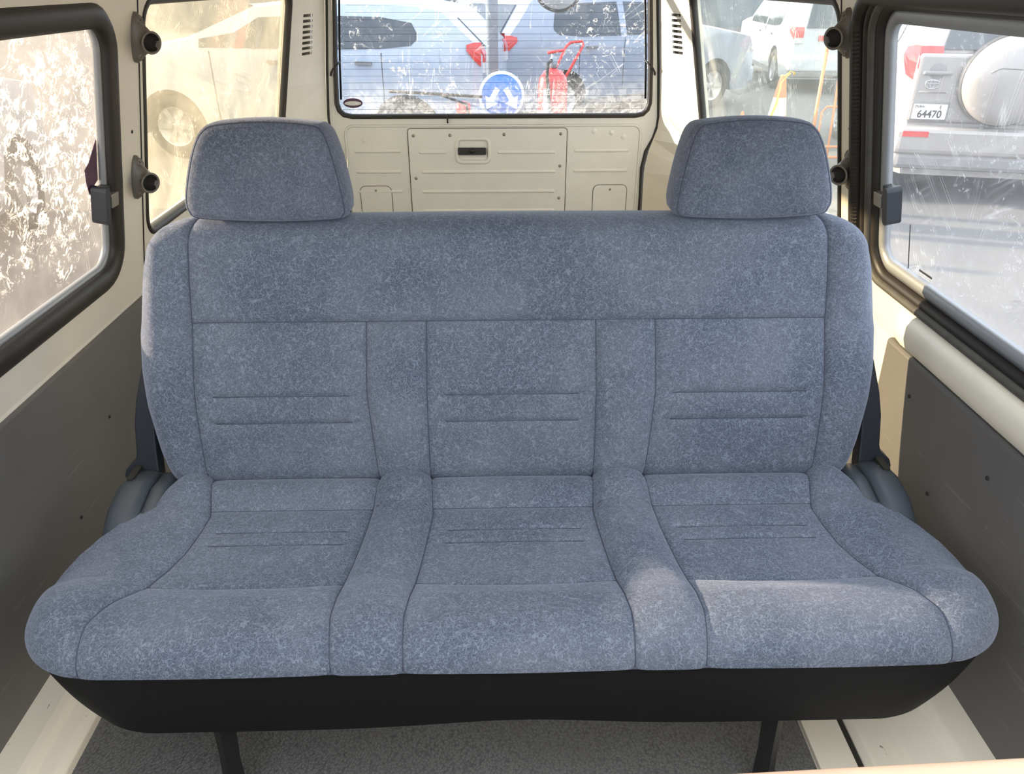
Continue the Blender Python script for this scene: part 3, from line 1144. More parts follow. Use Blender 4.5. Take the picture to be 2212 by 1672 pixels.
P, cidx = build_grid(rows, XT, cushion_point)
Nn = grid_normals(P)
if Nn[10, P.shape[1] // 2, 2] < 0:
    Nn = -Nn
pan = []
for (c0, nm) in ((1, 'l'), (3, 'm'), (5, 'r')):
    pan.append(('seat_rear_panel', c0, c0 + 1, 0, 1, 0.003, 0.001, 'b', []))
    pan.append(('seat_insert', c0, c0 + 1, 1, 4, 0.0042, 0.002, '', [(2, 0.0052), (3, 0.0052)]))
    pan.append(('seat_front_roll', c0, c0 + 1, 4, 5, 0.0042, 0.0025, 't', []))
for c0 in (2, 4):
    pan.append(('seat_divider', c0, c0 + 1, 0, 5, 0.005, 0.019, 'Dbt', []))
pan.append(('seat_bolster', 0, 1, 0, 5, 0.0042, 0.0, 'lbt', []))
pan.append(('seat_bolster', 6, 7, 0, 5, 0.0042, 0.0, 'rbt', []))
panel_objects(P, Nn, cidx, ridx, pan, 'fabric')
for c in range(1, 7):
    seam_line(P, Nn, [(i, cidx[c]) for i in range(0, P.shape[0], 2)] + [(P.shape[0] - 1, cidx[c])])
for c0 in (1, 3, 5):
    for r in (1, 4):
        seam_line(P, Nn, [(ridx[r], j) for j in range(cidx[c0], cidx[c0 + 1] + 1, 2)])
    for r in (2, 3):
        seam_line(P, Nn, [(ridx[r], j) for j in range(cidx[c0] + 4, cidx[c0 + 1] - 3, 2)], 0.0009, 0.0012)

# skirt of black vinyl hanging from the cushion edge
nr, nc = P.shape[:2]
edge = [P[i, 0] for i in range(0, nr - 1)] + [P[nr - 1, j] for j in range(nc)] + [P[i, nc - 1] for i in range(nr - 2, -1, -1)]
edge = np.array(edge)
ks = len(edge)
levels = []
hem = edge.copy()
for i_, p in enumerate(edge):
    x_ = p[0] - SX
    ax, sx_ = abs(x_), (1 if x_ >= 0 else -1)
    if i_ < nr - 1 or i_ >= nr - 1 + nc:          # the sides
        hem[i_] = (SX + sx_ * 0.600, 0.735 + (p[1] - 0.785) * 1.0, 0.226)
    else:
        xq = ax if ax < 0.45 else 0.45 + (ax - 0.45) * 0.150 / 0.225
        cr_ = roll((xq - 0.53) / 0.07)
        hem[i_] = (SX + sx_ * xq, 0.678 + 0.057 * cr_, 0.196 + 0.013 * math.exp(-((x_ - 0.0) / 0.15) ** 2) + 0.030 * sstep((xq - 0.50) / 0.10))
for t in np.linspace(0, 1, 9):
    q = t ** 0.85
    ring = edge * (1 - q) + hem * q
    ring[:, 2] -= 0.002
    ring[:, 1] -= 0.005 * math.sin(PI * t)
    levels.append(ring)
verts = np.concatenate(levels)
faces = [(a * ks + i, a * ks + i + 1, (a + 1) * ks + i + 1, (a + 1) * ks + i) for a in range(8) for i in range(ks - 1)]
seat_part(recalc(obj('seat_skirt', verts, faces, 'vinyl', None, True)))
# underside
under_v = [tuple(p) for p in levels[-1]]
seat_part(obj('seat_base', under_v + [(p[0], p[1], p[2] + 0.012) for p in under_v],
              [tuple(range(ks)), tuple(range(2 * ks - 1, ks - 1, -1))], 'vinyl', None))
# piping between velour and skirt
seat_part(tube('hem_piping', [tuple(p + np.array([0, -0.001, 0])) for p in edge[::3]], 0.0022, 'thread', None, 6))

# ---- backrest
B0 = np.array([0, 1.075, 0.335])
SD = np.array([0, 0.12, 0.43])
SD = SD / np.linalg.norm(SD)
NB = np.array([0, -SD[2], SD[1]])
rows = [-0.028 + 0.050 * (1 - math.cos(a)) for a in np.linspace(0, PI / 2, 11)]
ridx = [0]
for a, b, n in ((0.022, 0.102, 14), (0.102, 0.149, 12), (0.149, 0.274, 20)):
    rows += [a + (b - a) * t for t in samples(n)][1:]
    ridx.append(len(rows) - 1)
rows += [0.274 + (0.404 - 0.274) * t for t in samples(22)][1:]
rows += [0.404 + 0.042 * math.sin(a) for a in np.linspace(0, PI / 2, 14)[1:]]
ridx.append(len(rows) - 1)
XB = {
    'bo': lambda r: interp([(-0.03, 0.531), (0, 0.531), (0.15, 0.535), (0.275, 0.530), (0.452, 0.519)], r),
    'do': lambda r: interp([(-0.03, 0.228), (0, 0.233), (0.15, 0.245), (0.275, 0.242), (0.452, 0.242)], r),
    'di': lambda r: interp([(-0.03, 0.143), (0, 0.143), (0.15, 0.144), (0.275, 0.142), (0.452, 0.142)], r),
    'ou': lambda r: interp([(-0.03, 0.560), (-0.015, 0.590), (0, 0.605), (0.05, 0.622), (0.13, 0.636), (0.19, 0.640), (0.25, 0.637), (0.334, 0.622), (0.40, 0.610), (0.452, 0.606)], r),
}
NBK = -0.075


def back_point(r, x, w, ou, bo, su):
    nt_ = 0.010 * math.sin(PI * max(0, min(1, r / 0.27))) if r < 0.27 else 0.006 * math.sin(PI * min(1, (r - 0.27) / 0.18))
    nt_ += 0.012 * math.sin(PI * min(1, w / 0.9)) if w > 0 else 0
    df = roll((r - 0.404) / 0.042) if r > 0.404 else (roll((0.022 - r) / 0.050) if r < 0.022 else 0)
    dl = roll((w - 0.5) / 0.5) if w > 0.5 else 0
    n = NBK + (nt_ - NBK) * (1 - df) * (1 - dl)
    g = sstep((r - 0.35) / 0.10)
    s = r - g * 0.055 * roll((abs(x) - 0.50) / 0.106)
    p = B0 + SD * s + NB * n
    return (x + SX, p[1], p[2])


P, cidx = build_grid(rows, XB, back_point)
Nn = grid_normals(P)
if Nn[20, P.shape[1] // 2, 1] > 0:
    Nn = -Nn
pan = []
for c0 in (1, 3, 5):
    pan.append(('back_insert', c0, c0 + 1, 0, 3, 0.004, 0.002, 'b', [(1, 0.005), (2, 0.005)]))
for c0 in (2, 4):
    pan.append(('back_divider', c0, c0 + 1, 0, 3, 0.005, 0.012, 'b', []))
pan.append(('back_upper_panel', 1, 6, 3, 4, 0.0042, 0.002, 't', []))
pan.append(('back_bolster', 0, 1, 0, 4, 0.0042, 0.0, 'lbt', []))
pan.append(('back_bolster', 6, 7, 0, 4, 0.0042, 0.0, 'rbt', []))
panel_objects(P, Nn, cidx, ridx, pan, 'fabric')
for c in (1, 6):
    seam_line(P, Nn, [(i, cidx[c]) for i in range(0, P.shape[0], 2)])
for c in (2, 3, 4, 5):
    seam_line(P, Nn, [(i, cidx[c]) for i in range(0, ridx[3] + 1, 2)])
seam_line(P, Nn, [(ridx[3], j) for j in range(cidx[1], cidx[6] + 1, 2)])
for c0 in (1, 3, 5):
    for r in (1, 2):
        seam_line(P, Nn, [(ridx[r], j) for j in range(cidx[c0] + 4, cidx[c0 + 1] - 3, 2)], 0.0009, 0.0012)
# rear shell of the backrest
nr, nc = P.shape[:2]
edge = np.array([P[i, 0] for i in range(nr)] + [P[nr - 1, j] for j in range(1, nc)] + [P[i, nc - 1] for i in range(nr - 2, -1, -1)])
cen = np.array([SX, 1.20, 0.55])
r1 = edge - NB * 0.030
r2 = cen + (edge - cen) * np.array([0.97, 1, 0.97]) - NB * 0.050
ks = len(edge)
verts = np.concatenate([edge, r1, r2])
faces = [(a * ks + i, a * ks + (i + 1) % ks, (a + 1) * ks + (i + 1) % ks, (a + 1) * ks + i) for a in range(2) for i in range(ks)]
faces.append(tuple(2 * ks + i for i in range(ks)))
seat_part(recalc(obj('back_shell', verts, faces, 'fabric_head', None, False)))

# ---- headrests
def headrest(mir):
    # outline of the front face in x, z (left headrest), counter-clockwise seen from the front
    key = [(-0.470, 0.762), (-0.360, 0.757), (-0.262, 0.760), (-0.246, 0.766), (-0.2435, 0.780), (-0.252, 0.830), (-0.262, 0.872), (-0.272, 0.893), (-0.290, 0.900), (-0.360, 0.905),
           (-0.430, 0.901), (-0.455, 0.891), (-0.470, 0.868), (-0.482, 0.835), (-0.492, 0.795), (-0.490, 0.773)]
    # dense outline
    pts = []
    nk = len(key)
    for i in range(nk):
        p0, p1, p2, p3 = (np.array(key[(i + d) % nk]) for d in (-1, 0, 1, 2))
        for t in np.linspace(0, 1, 7)[:-1]:
            pts.append(0.5 * ((2 * p1) + (-p0 + p2) * t + (2 * p0 - 5 * p1 + 4 * p2 - p3) * t * t + (-p0 + 3 * p1 - 3 * p2 + p3) * t ** 3))
    pts = np.array(pts)
    c = np.array([-0.367, 0.828])
    n = len(pts)

    def fy(z):
        return 1.188 + 0.20 * (z - 0.765)

    def ring(scale, dy, grow=0.0, gz=0.0):
        d = pts - c
        q = c + d * scale
        nn = d / np.linalg.norm(d, axis=1, keepdims=True)
        q = q + nn * np.array([grow, gz])
        out = []
        for (x, z) in q:
            X = x if not mir else 2 * SX + 0.003 - x
            out.append((X, fy(z) + dy, z))
        return out
    front = [ring(s, -0.012 * (1 - s ** 3) + 0.006 * max(0, (s - 0.9) / 0.1) ** 2) for s in (0.02, 0.2, 0.4, 0.6, 0.75, 0.86, 0.93, 0.97, 1.0)]
    gus = [ring(1.0, 0.006), ring(1.0, 0.009, 0.004, 0.002), ring(1.0, 0.025, 0.008, 0.003), ring(1.0, 0.05, 0.009, 0.001), ring(0.99, 0.075, 0.006, -0.006), ring(0.97, 0.095, 0, -0.012), ring(0.90, 0.108, 0, -0.012)]
    back = [gus[-1]] + [ring(s, 0.110) for s in (0.6, 0.3, 0.02)]

    def strip(rings, name, mat):
        v = [p for r_ in rings for p in r_]
        f = [(a * n + i, a * n + (i + 1) % n, (a + 1) * n + (i + 1) % n, (a + 1) * n + i) for a in range(len(rings) - 1) for i in range(n)]
        if name == 'headrest_face':
            f.append(tuple(range(n)))
        o = recalc(obj(name, v, f, mat, None, True))
        return o
    base = strip(gus, 'headrest_gusset', 'fabric_head')
    seat_part(base)
    seat_part(strip(front, 'headrest_face', 'fabric_head'))
    seat_part(strip(back, 'headrest_back', 'fabric_head'))
    seat_part(tube('headrest_seam', gus[0][::2], 0.0012, 'thread', None, 5, True))
    for dx in (-0.43, -0.31):
        X = dx if not mir else 2 * SX + 0.003 - dx
        seat_part(tube('headrest_post', [(X, 1.235, 0.70), (X, 1.245, 0.80)], 0.007, 'black', None, 10))


headrest(False)
headrest(True)

# ---- hinge covers, hinge arms, legs
def hinge(sg):
    def X(x):
        return SX + sg * x
    # lower cover: rounded shell lying beside the cushion
    path = [(1.118, 0.250, 0.022), (1.112, 0.302, 0.025), (1.088, 0.322, 0.027), (1.045, 0.326, 0.028), (1.005, 0.316, 0.028), (0.975, 0.298, 0.027), (0.960, 0.272, 0.025), (0.955, 0.235, 0.022)]
    for (nm, cx_, wd, dz, mt) in (('hinge_cover', 0.646, 1.0, 0.0, 'plastic'), ('hinge_inner_cover', 0.602, 0.62, -0.004, 'plastic')):
        vv, ff = [], []
        N = 14
        pts = [Vector((0, y, z + dz)) for y, z, _ in path]
        for i, (y, z, h) in enumerate(path):
            t = (pts[min(i + 1, len(pts) - 1)] - pts[max(i - 1, 0)]).normalized()
            nrm = Vector((0, t.z, -t.y))
            if nrm.z < 0 and i > 1:
                nrm = -nrm
            nrm = Vector((0, -(t.z), t.y)) if False else Vector((0, t.z, -t.y))
            off = cx_
            for j in range(N):
                a = 2 * PI * j / N
                ca, sa = math.cos(a), math.sin(a)
                # squarish section
                q = 0.55
                rx = (abs(ca) ** q) * (1 if ca >= 0 else -1) * h * wd
                rn = (abs(sa) ** q) * (1 if sa >= 0 else -1) * 0.020
                p = pts[i] + nrm * rn
                vv.append((X(off + rx), p.y, p.z))
        for i in range(len(path) - 1):
            for j in range(N):
                ff.append((i * N + j, i * N + (j + 1) % N, (i + 1) * N + (j + 1) % N, (i + 1) * N + j))
        ff.append(tuple(range(N)))
        ff.append(tuple((len(path) - 1) * N + j for j in range(N)))
        o = recalc(obj(nm, vv, ff, mt, None, True))
        seat_part(o)
        if nm == 'hinge_cover':
            slot = plate('cover_slot', rrect(0.652, 0.664, 1.060, 1.100, 0.004, 2), [], 0.334, 0.3475, lambda u, v, w: (X(u), v, w), 'hole', o)
    # upright hinge arm behind the backrest edge
    arm = [(0.600, 0.632, 0.520), (0.616, 0.650, 0.46), (0.624, 0.658, 0.42), (0.626, 0.662, 0.365), (0.626, 0.666, 0.352), (0.626, 0.684, 0.338), (0.626, 0.688, 0.326), (0.626, 0.684, 0.316)]
    vv, ff = [], []
    for (a, b, z) in arm:
        y = 1.100 + 0.24 * (z - 0.33)
        vv += [(X(a), y, z), (X(b), y, z), (X(b), y + 0.028, z), (X(a), y + 0.028, z)]
    for i in range(len(arm) - 1):
        for j in range(4):
            ff.append((i * 4 + j, i * 4 + (j + 1) % 4, (i + 1) * 4 + (j + 1) % 4, (i + 1) * 4 + j))
    ff += [(0, 1, 2, 3), tuple((len(arm) - 1) * 4 + j for j in (3, 2, 1, 0))]
    ao = recalc(obj('hinge_arm', vv, ff, 'dark_plastic', None))
    soften(ao, 0.003, 2, 30)
    seat_part(ao)
    pv = tube('hinge_pivot', [(X(0.668), 1.105, 0.318), (X(0.650), 1.075, 0.338)], 0.006, 'screw', None, 8)
    seat_part(pv)


hinge(-1)
hinge(1)
for (x, y0) in ((-0.398, 0.700), (0.398, 0.700)):
    for y in (y0, 1.06):
        lg = MB()
        lg.add(*tube_geo([(x, y + 0.02, 0.21), (x, y + 0.008, 0.10), (x, y, 0.012)], [0.018, 0.015, 0.018], 4))
        lg.add(*box_geo(x - 0.022, x + 0.022, y - 0.05, y + 0.02, 0.003, 0.012))
        seat_part(lg.build('leg', 'black'))

# beige rail of the row in front, just under the lens
railo = tube('front_seat_rail', [(-0.60, 0.312, 0.576), (0.03, 0.318, 0.588), (0.37, 0.324, 0.597), (0.75, 0.330, 0.604)], 0.014, 'beige', None, 14)
tag(railo, 'beige tubular rail crossing the very bottom edge in front of the bench', 'rail')
#EXTERIOR
# ================================================================== outside the van
M['silver'] = simple('silver_paint', (0.37, 0.41, 0.46), 0.28, 0.0, var=0.05, coat=0.6)
M['white_paint'] = simple('white_paint', (0.52, 0.53, 0.54), 0.3, var=0.05, coat=0.5)
M['grey_paint'] = simple('blue_grey_paint', (0.16, 0.19, 0.24), 0.3, 0.2, var=0.06, coat=0.5)
M['pale_paint'] = simple('pale_blue_paint', (0.25, 0.28, 0.33), 0.28, 0.0, var=0.05, coat=0.6)
M['champagne'] = simple('champagne_paint', (0.33, 0.305, 0.285), 0.3, 0.2, var=0.05, coat=0.6)
M['car_glass'] = simple('dark_car_glass', (0.035, 0.045, 0.055), 0.06, var=0.1, spec=0.6)
M['tyre'] = simple('tyre_rubber', (0.025, 0.024, 0.023), 0.8)
M['rim'] = simple('alloy_rim', (0.42, 0.42, 0.42), 0.35, 0.5)
M['red_lamp'] = simple('red_lamp', (0.55, 0.025, 0.02), 0.2, var=0.1, coat=0.5)
M['clear_lamp'] = simple('clear_lamp', (0.62, 0.60, 0.58), 0.15, 0.2)
M['trim_dark'] = simple('dark_car_trim', (0.05, 0.05, 0.052), 0.6)
M['trim_grey'] = simple('grey_bumper', (0.20, 0.195, 0.19), 0.6)
M['orange'] = simple('orange_paint', (0.72, 0.24, 0.07), 0.5, var=0.15)
M['yellow'] = simple('yellow_plastic', (0.80, 0.56, 0.05), 0.5)
M['sign_blue'] = simple('sign_blue', (0.02, 0.16, 0.60), 0.45, var=0.1)
M['red_paint'] = simple('red_enamel', (0.62, 0.035, 0.03), 0.3, var=0.12)
M['steel'] = simple('galvanised_steel', (0.26, 0.29, 0.31), 0.5, 0.0, var=0.12)
M['hedge_wall'] = simple('pale_yard_wall', (0.13, 0.15, 0.17), 0.9, var=0.15, vscale=2)

ground = plate('ground', [(-60, -40), (60, -40), (60, 90), (-60, 90)], [], -0.05, 0.0, lambda u, v, w: (u, v, GROUND + w), 'ground')
tag(ground, 'dusty grey asphalt yard outside the van', 'ground', kind='structure')

PROFILES = {
    'suv': [(0.0, 0.98), (0.012, 1.06), (0.085, 0.93, 'r'), (0.10, 0.955, 'r'), (0.16, 0.985, 'r'), (0.42, 1.0, 'r'), (0.55, 0.975, 'r'), (0.725, 1.09), (0.80, 1.04), (0.95, 0.93), (1.0, 0.70)],
    'upright': [(0.0, 1.00), (0.004, 1.08), (0.035, 0.90, 'r'), (0.055, 0.96, 'r'), (0.11, 0.99, 'r'), (0.42, 1.0, 'r'), (0.56, 0.97, 'r'), (0.72, 1.10), (0.80, 1.06), (0.95, 0.95), (1.0, 0.72)],
    'sedan': [(0.0, 0.92), (0.015, 1.02), (0.15, 1.06), (0.30, 0.965, 'r'), (0.36, 0.99, 'r'), (0.50, 1.0, 'r'), (0.58, 0.97, 'r'), (0.735, 1.00), (0.82, 0.93), (0.95, 0.80), (1.0, 0.60)],
    'van': [(0.0, 1.0), (0.002, 1.15), (0.012, 0.94, 'r'), (0.03, 0.985, 'r'), (0.10, 1.0, 'r'), (0.74, 1.0, 'r'), (0.80, 0.97, 'r'), (0.92, 1.18), (0.985, 1.02), (1.0, 0.75)],
}


class Car:
    def __init__(self, name, kind, L, W, H, paint, loc, rz, label, belt=1.0):
        self.L, self.W, self.H, self.belt = L, W, H, belt
        self.kind = kind
        self.root = empty(name, (loc[0], loc[1], GROUND), rz)
        tag(self.root, label, 'car' if kind != 'van' else 'van', 'parked vehicles in the yard')
        self.prof = [(p[0] * L, (p[1] * H if len(p) > 2 else p[1] * belt)) for p in PROFILES[kind]]
        self.wx = (0.185 * L, 0.795 * L)
        self.wr = 0.33
        self.body(paint)
        self.wheels()

    def ztop(self, x):
        return interp(self.prof, x)

    def wid(self, z, x=None):
        t = max(0.0, (z - self.belt) / max(0.01, self.H - self.belt))
        w = self.W / 2 * (1 - 0.21 * t ** 1.15)
        if z < 0.45:
            w *= 1 - 0.05 * (0.45 - z) / 0.2
        if x is not None:
            e = min(x, self.L - x) / self.L
            if e < 0.10:
                w *= 1 - 0.13 * (1 - e / 0.10) ** 2
        return w

    def zlow(self, x):
        z = 0.24
        for w in self.wx:
            d = abs(x - w)
            if d < self.wr + 0.055:
                z = max(z, self.wr + math.sqrt((self.wr + 0.055) ** 2 - d * d) - 0.0)
        return z

    def body(self, paint):
        xs = sorted(set([p[0] for p in self.prof] + list(np.linspace(0, self.L, 46)) + [w + s * (self.wr + 0.055) for w in self.wx for s in (-1, -0.99, -0.9, -0.6, -0.3, 0, 0.3, 0.6, 0.9, 0.99, 1)]))
        fr = [0, 0.14, 0.3, 0.46, 0.6, 0.72, 0.82, 0.9, 0.96, 1.0]
        V, F_ = [], []
        n = len(fr) + 2
        for x in xs:
            zt, zl = self.ztop(x), self.zlow(x)
            half = []
            for f in fr:
                z = zl + (zt - zl) * f
                half.append((self.wid(z, x), z))
            half.append((self.wid(zt, x) - 0.06, zt + 0.022))
            half.append((self.wid(zt, x) * 0.45, zt + 0.038))
            for s in (1, -1):
                for (w, z) in half:
                    V.append((x - self.L / 2, s * w, z))
        m = 2 * n
        for i in range(len(xs) - 1):
            for s in (0, 1):
                for j in range(n - 1):
                    a = i * m + s * n + j
                    F_.append((a, a + 1, a + 1 + m, a + m))
            a, b = i * m + n - 1, i * m + 2 * n - 1
            F_.append((a, b, b + m, a + m))
            a, b = i * m, i * m + n
            F_.append((a, b, b + m, a + m))
        for e in (0, len(xs) - 1):
            F_.append(tuple([e * m + j for j in range(n)] + [e * m + n + j for j in range(n - 1, -1, -1)]))
        self.b = recalc(obj('body', V, F_, paint, self.root, True))
        try:
            md = self.b.modifiers.new('edges', 'EDGE_SPLIT')
            md.split_angle = math.radians(38)
        except Exception:
            pass

    def wheels(self):
        for x in self.wx:
            for s in (-1, 1):
                y = s * (self.W / 2 - 0.11)
                mt = Matrix.Translation((x - self.L / 2, y, self.wr)) @ Matrix.Rotation(-s * PI / 2, 4, 'X')
                r = self.wr
                t = lathe('tyre', [(r * 0.62, -0.09), (r * 0.93, -0.10), (r, -0.075), (r, 0.075), (r * 0.93, 0.10), (r * 0.64, 0.095), (r * 0.60, 0.06)], 'tyre', self.root, 24, mt)
                lathe('wheel_rim', [(0, 0.055), (r * 0.16, 0.07), (r * 0.2, 0.05), (r * 0.52, 0.04), (r * 0.60, 0.085), (r * 0.64, 0.09)], 'rim', t, 24, mt)
                mbs = MB()
                for k_ in range(6):
                    a = k_ * PI / 3
                    c_, s_ = math.cos(a), math.sin(a)
                    pv = [(r * 0.15 * c_ - 0.02 * s_, r * 0.15 * s_ + 0.02 * c_, 0.075), (r * 0.15 * c_ + 0.02 * s_, r * 0.15 * s_ - 0.02 * c_, 0.075),
                          (r * 0.60 * c_ + 0.03 * s_, r * 0.60 * s_ - 0.03 * c_, 0.082), (r * 0.60 * c_ - 0.03 * s_, r * 0.60 * s_ + 0.03 * c_, 0.082)]
                    mbs.add([mt @ Vector(p) for p in pv] + [mt @ (Vector(p) - Vector((0, 0, 0.03))) for p in pv], [(0, 1, 2, 3), (4, 7, 6, 5), (0, 4, 5, 1), (1, 5, 6, 2), (2, 6, 7, 3), (3, 7, 4, 0)])
                mbs.build('spokes', 'rim', t)

    def side_patch(self, name, pts, mat, both=True, lift=0.006, parent=None, sides=(-1, 1)):
        """a quad strip on the flank: pts = [(x, z_low, z_high)]; x from the rear bumper"""
        for s in sides:
            V, F_ = [], []
            for (x, a, b) in pts:
                for t in np.linspace(0, 1, 5):
                    z = a + (b - a) * t
                    V.append((x - self.L / 2, s * (self.wid(z, x) + lift), z))
            for (x, a, b) in pts:
                for t in np.linspace(0, 1, 5):
                    z = a + (b - a) * t
                    V.append((x - self.L / 2, s * (self.wid(z, x) - 0.01), z))
            n = len(pts)
            o_ = n * 5
            for i in range(n - 1):
                for j in range(4):
                    F_.append((i * 5 + j, i * 5 + j + 1, (i + 1) * 5 + j + 1, (i + 1) * 5 + j))
            ring = [i * 5 for i in range(n)] + [(n - 1) * 5 + j for j in range(1, 5)] + [i * 5 + 4 for i in range(n - 2, -1, -1)] + [j for j in range(3, 0, -1)]
            for i in range(len(ring)):
                a, b = ring[i], ring[(i + 1) % len(ring)]
                F_.append((a, b, b + o_, a + o_))
            recalc(obj(name, V, F_, mat, parent or self.root, False))

    def xrear(self, z):
        """rear surface at height z"""
        zs = [p[1] for p in self.prof[:5]]
        xs = [p[0] for p in self.prof[:5]]
        return float(np.interp(z, zs, xs))

    def rear_patch(self, name, y0, y1, z0, z1, mat, lift=0.012, taper=0.0, parent=None, rows=6, thick=0.03):
        V, F_ = [], []
        for k_, lf in enumerate((lift, lift - thick)):
            for i in range(rows):
                z = z0 + (z1 - z0) * i / (rows - 1)
                sh = taper * i / (rows - 1)
                for y in (y0 + sh, y1 - sh):
                    V.append((self.xrear(z) - lf - self.L / 2, y, z))
        for i in range(rows - 1):
            F_.append((2 * i, 2 * i + 1, 2 * i + 3, 2 * i + 2))
            b = rows * 2
            F_.append((b + 2 * i, b + 2 * i + 2, b + 2 * i + 3, b + 2 * i + 1))
            F_.append((2 * i, 2 * i + 2, b + 2 * i + 2, b + 2 * i))
            F_.append((2 * i + 1, b + 2 * i + 1, b + 2 * i + 3, 2 * i + 3))
        F_.append((0, rows * 2, rows * 2 + 1, 1))
        e = 2 * (rows - 1)
        F_.append((e, e + 1, rows * 2 + e + 1, rows * 2 + e))
        return recalc(obj(name, V, F_, mat, parent or self.root, False))

    def flank(self, glass=True):
        L, H, b = self.L, self.H, self.belt
        g0, g1 = b + 0.03, H - 0.11
        k = self.kind
        if k in ('suv', 'upright'):
            self.side_patch('rear_door_window', [(0.15 * L, g0 + 0.10, g0 + 0.14), (0.165 * L, g0 + 0.04, g1 - 0.06), (0.24 * L, g0 + 0.01, g1 - 0.01), (0.385 * L, g0, g1)], 'car_glass')
            self.side_patch('front_door_window', [(0.41 * L, g0, g1), (0.54 * L, g0, g1 - 0.02), (0.60 * L, g0, g1 - 0.16), (0.69 * L, g0, g0 + 0.08)], 'car_glass')
        elif k == 'sedan':
            self.side_patch('rear_door_window', [(0.25 * L, g0, g0 + 0.05), (0.31 * L, g0, g1 - 0.03), (0.42 * L, g0, g1)], 'car_glass')
            self.side_patch('front_door_window', [(0.44 * L, g0, g1), (0.54 * L, g0, g1 - 0.02), (0.60 * L, g0, g1 - 0.12), (0.69 * L, g0, g0 + 0.05)], 'car_glass')
        else:
            self.side_patch('cargo_window', [(0.06 * L, g0, g1 - 0.1), (0.30 * L, g0, g1 - 0.1)], 'car_glass')
            self.side_patch('middle_window', [(0.33 * L, g0, g1 - 0.1), (0.56 * L, g0, g1 - 0.1)], 'car_glass')
            self.side_patch('cab_window', [(0.60 * L, g0, g1 - 0.1), (0.77 * L, g0, g1 - 0.12), (0.86 * L, g0, g0 + 0.2)], 'car_glass')
        hz_ = b - 0.10
        for x in (0.26 * L, 0.48 * L):
            self.side_patch('door_handle', [(x, hz_ - 0.012, hz_ + 0.018), (x + 0.17, hz_ - 0.008, hz_ + 0.022)], 'trim_grey', lift=0.03)
        for x in (0.235 * L, 0.40 * L, 0.665 * L):
            self.side_patch('door_gap', [(x, 0.42, b), (x + 0.008, 0.42, b)], 'trim_dark', lift=0.003)
        self.side_patch('sill_moulding', [(0.27 * L, 0.25, 0.33), (0.72 * L, 0.25, 0.33)], 'trim_grey', lift=0.012)

    def tail(self, lampz, lampw=0.14, plate_z=0.75):
        W, b = self.W, self.belt
        for s in (-1, 1):
            y0, y1 = s * (W / 2 * 0.87), s * (W / 2 * 0.87 - lampw)
            self.rear_patch('tail_lamp', min(y0, y1), max(y0, y1), lampz[0] + (lampz[1] - lampz[0]) * 0.35, lampz[1], 'red_lamp', 0.02)
            self.rear_patch('reverse_lamp', min(y0, y1), max(y0, y1), lampz[0], lampz[0] + (lampz[1] - lampz[0]) * 0.35, 'clear_lamp', 0.02)
        self.side_patch('tail_lamp_side', [(0.015, lampz[0] + 0.06, lampz[1]), (0.08, lampz[0] + 0.12, lampz[1]), (0.15, lampz[1] - 0.07, lampz[1] - 0.02)], 'red_lamp', lift=0.012)
        self.rear_patch('rear_window', -W * 0.345, W * 0.345, b + 0.06, self.H - 0.13, 'car_glass', 0.05, taper=0.09, thick=0.07)
        V, f = box_geo(-self.L / 2 - 0.06, -self.L / 2 + 0.15, -W / 2 * 0.93, W / 2 * 0.93, 0.36, 0.60)
        bo = obj('rear_bumper', V, f, self.b.data.materials[0], self.root)
        soften(bo, 0.04, 3)
        V, f = box_geo(-self.L / 2 - 0.05, -self.L / 2 + 0.15, -W / 2 * 0.88, W / 2 * 0.88, 0.26, 0.37)
        soften(obj('lower_bumper', V, f, 'trim_grey', self.root), 0.03, 2)

    def nose(self):
        L, W, b = self.L, self.W, self.belt
        for s in (-1, 1):
            o = lathe('headlamp', [(0, 0.05), (0.10, 0.04), (0.15, 0.0), (0.15, -0.06)], 'clear_lamp', self.root, 20,
                      Matrix.Translation((L / 2 - 0.16, s * (W / 2 - 0.24), b * 0.76)) @ Matrix.Rotation(PI / 2 - 0.25, 4, 'Y') @ Matrix.Rotation(s * 0.35, 4, 'X') @ Matrix.Diagonal((0.55, 1.25, 1, 1)))
        V, f = box_geo(L / 2 - 0.15, L / 2 + 0.05, -W / 2 * 0.9, W / 2 * 0.9, 0.30, 0.56)
        soften(obj('front_bumper', V, f, self.b.data.materials[0], self.root), 0.05, 3)
        V, f = box_geo(L / 2 - 0.05, L / 2 + 0.055, -W * 0.26, W * 0.26, 0.36, 0.46)
        soften(obj('grille', V, f, 'trim_dark', self.root), 0.02, 2)
        # windscreen
        pr = [p for p in self.prof if p[0] > 0.5 * L]
        a = [p for p in self.prof if p[0] <= 0.59 * L][-1]
        c = [p for p in self.prof if p[0] > 0.6 * L][0]
        V = []
        for lf in (0.03, -0.03):
            for t in (0.08, 0.92):
                x, z = a[0] + (c[0] - a[0]) * t, a[1] + (c[1] - a[1]) * t
                w = self.wid(z) - 0.08
                for s in (-1, 1):
                    V.append((x - L / 2 + lf, s * w, z + 0.04 + lf * 0.4))
        recalc(obj('windscreen', V, [(0, 1, 3, 2), (4, 6, 7, 5), (0, 4, 5, 1), (2, 3, 7, 6), (0, 2, 6, 4), (1, 5, 7, 3)], 'car_glass', self.root))


def place(rear, heading, L):
    """centre of a car from its rear midpoint and heading (degrees)"""
    a = math.radians(heading)
    return (rear[0] + math.cos(a) * L / 2, rear[1] + math.sin(a) * L / 2)


# silver hatchback filling the left half of the hatch window, its nose in the left quarter window
def car(name, kind, L, W, H, paint, rear, heading, label, belt=1.0, tail=((0.85, 1.15), 0.14), nose=True):
    c = Car(name, kind, L, W, H, paint, place(rear, heading, L), math.radians(heading), label, belt)
    c.flank()
    c.tail(*tail)
    if nose:
        c.nose()
    return c


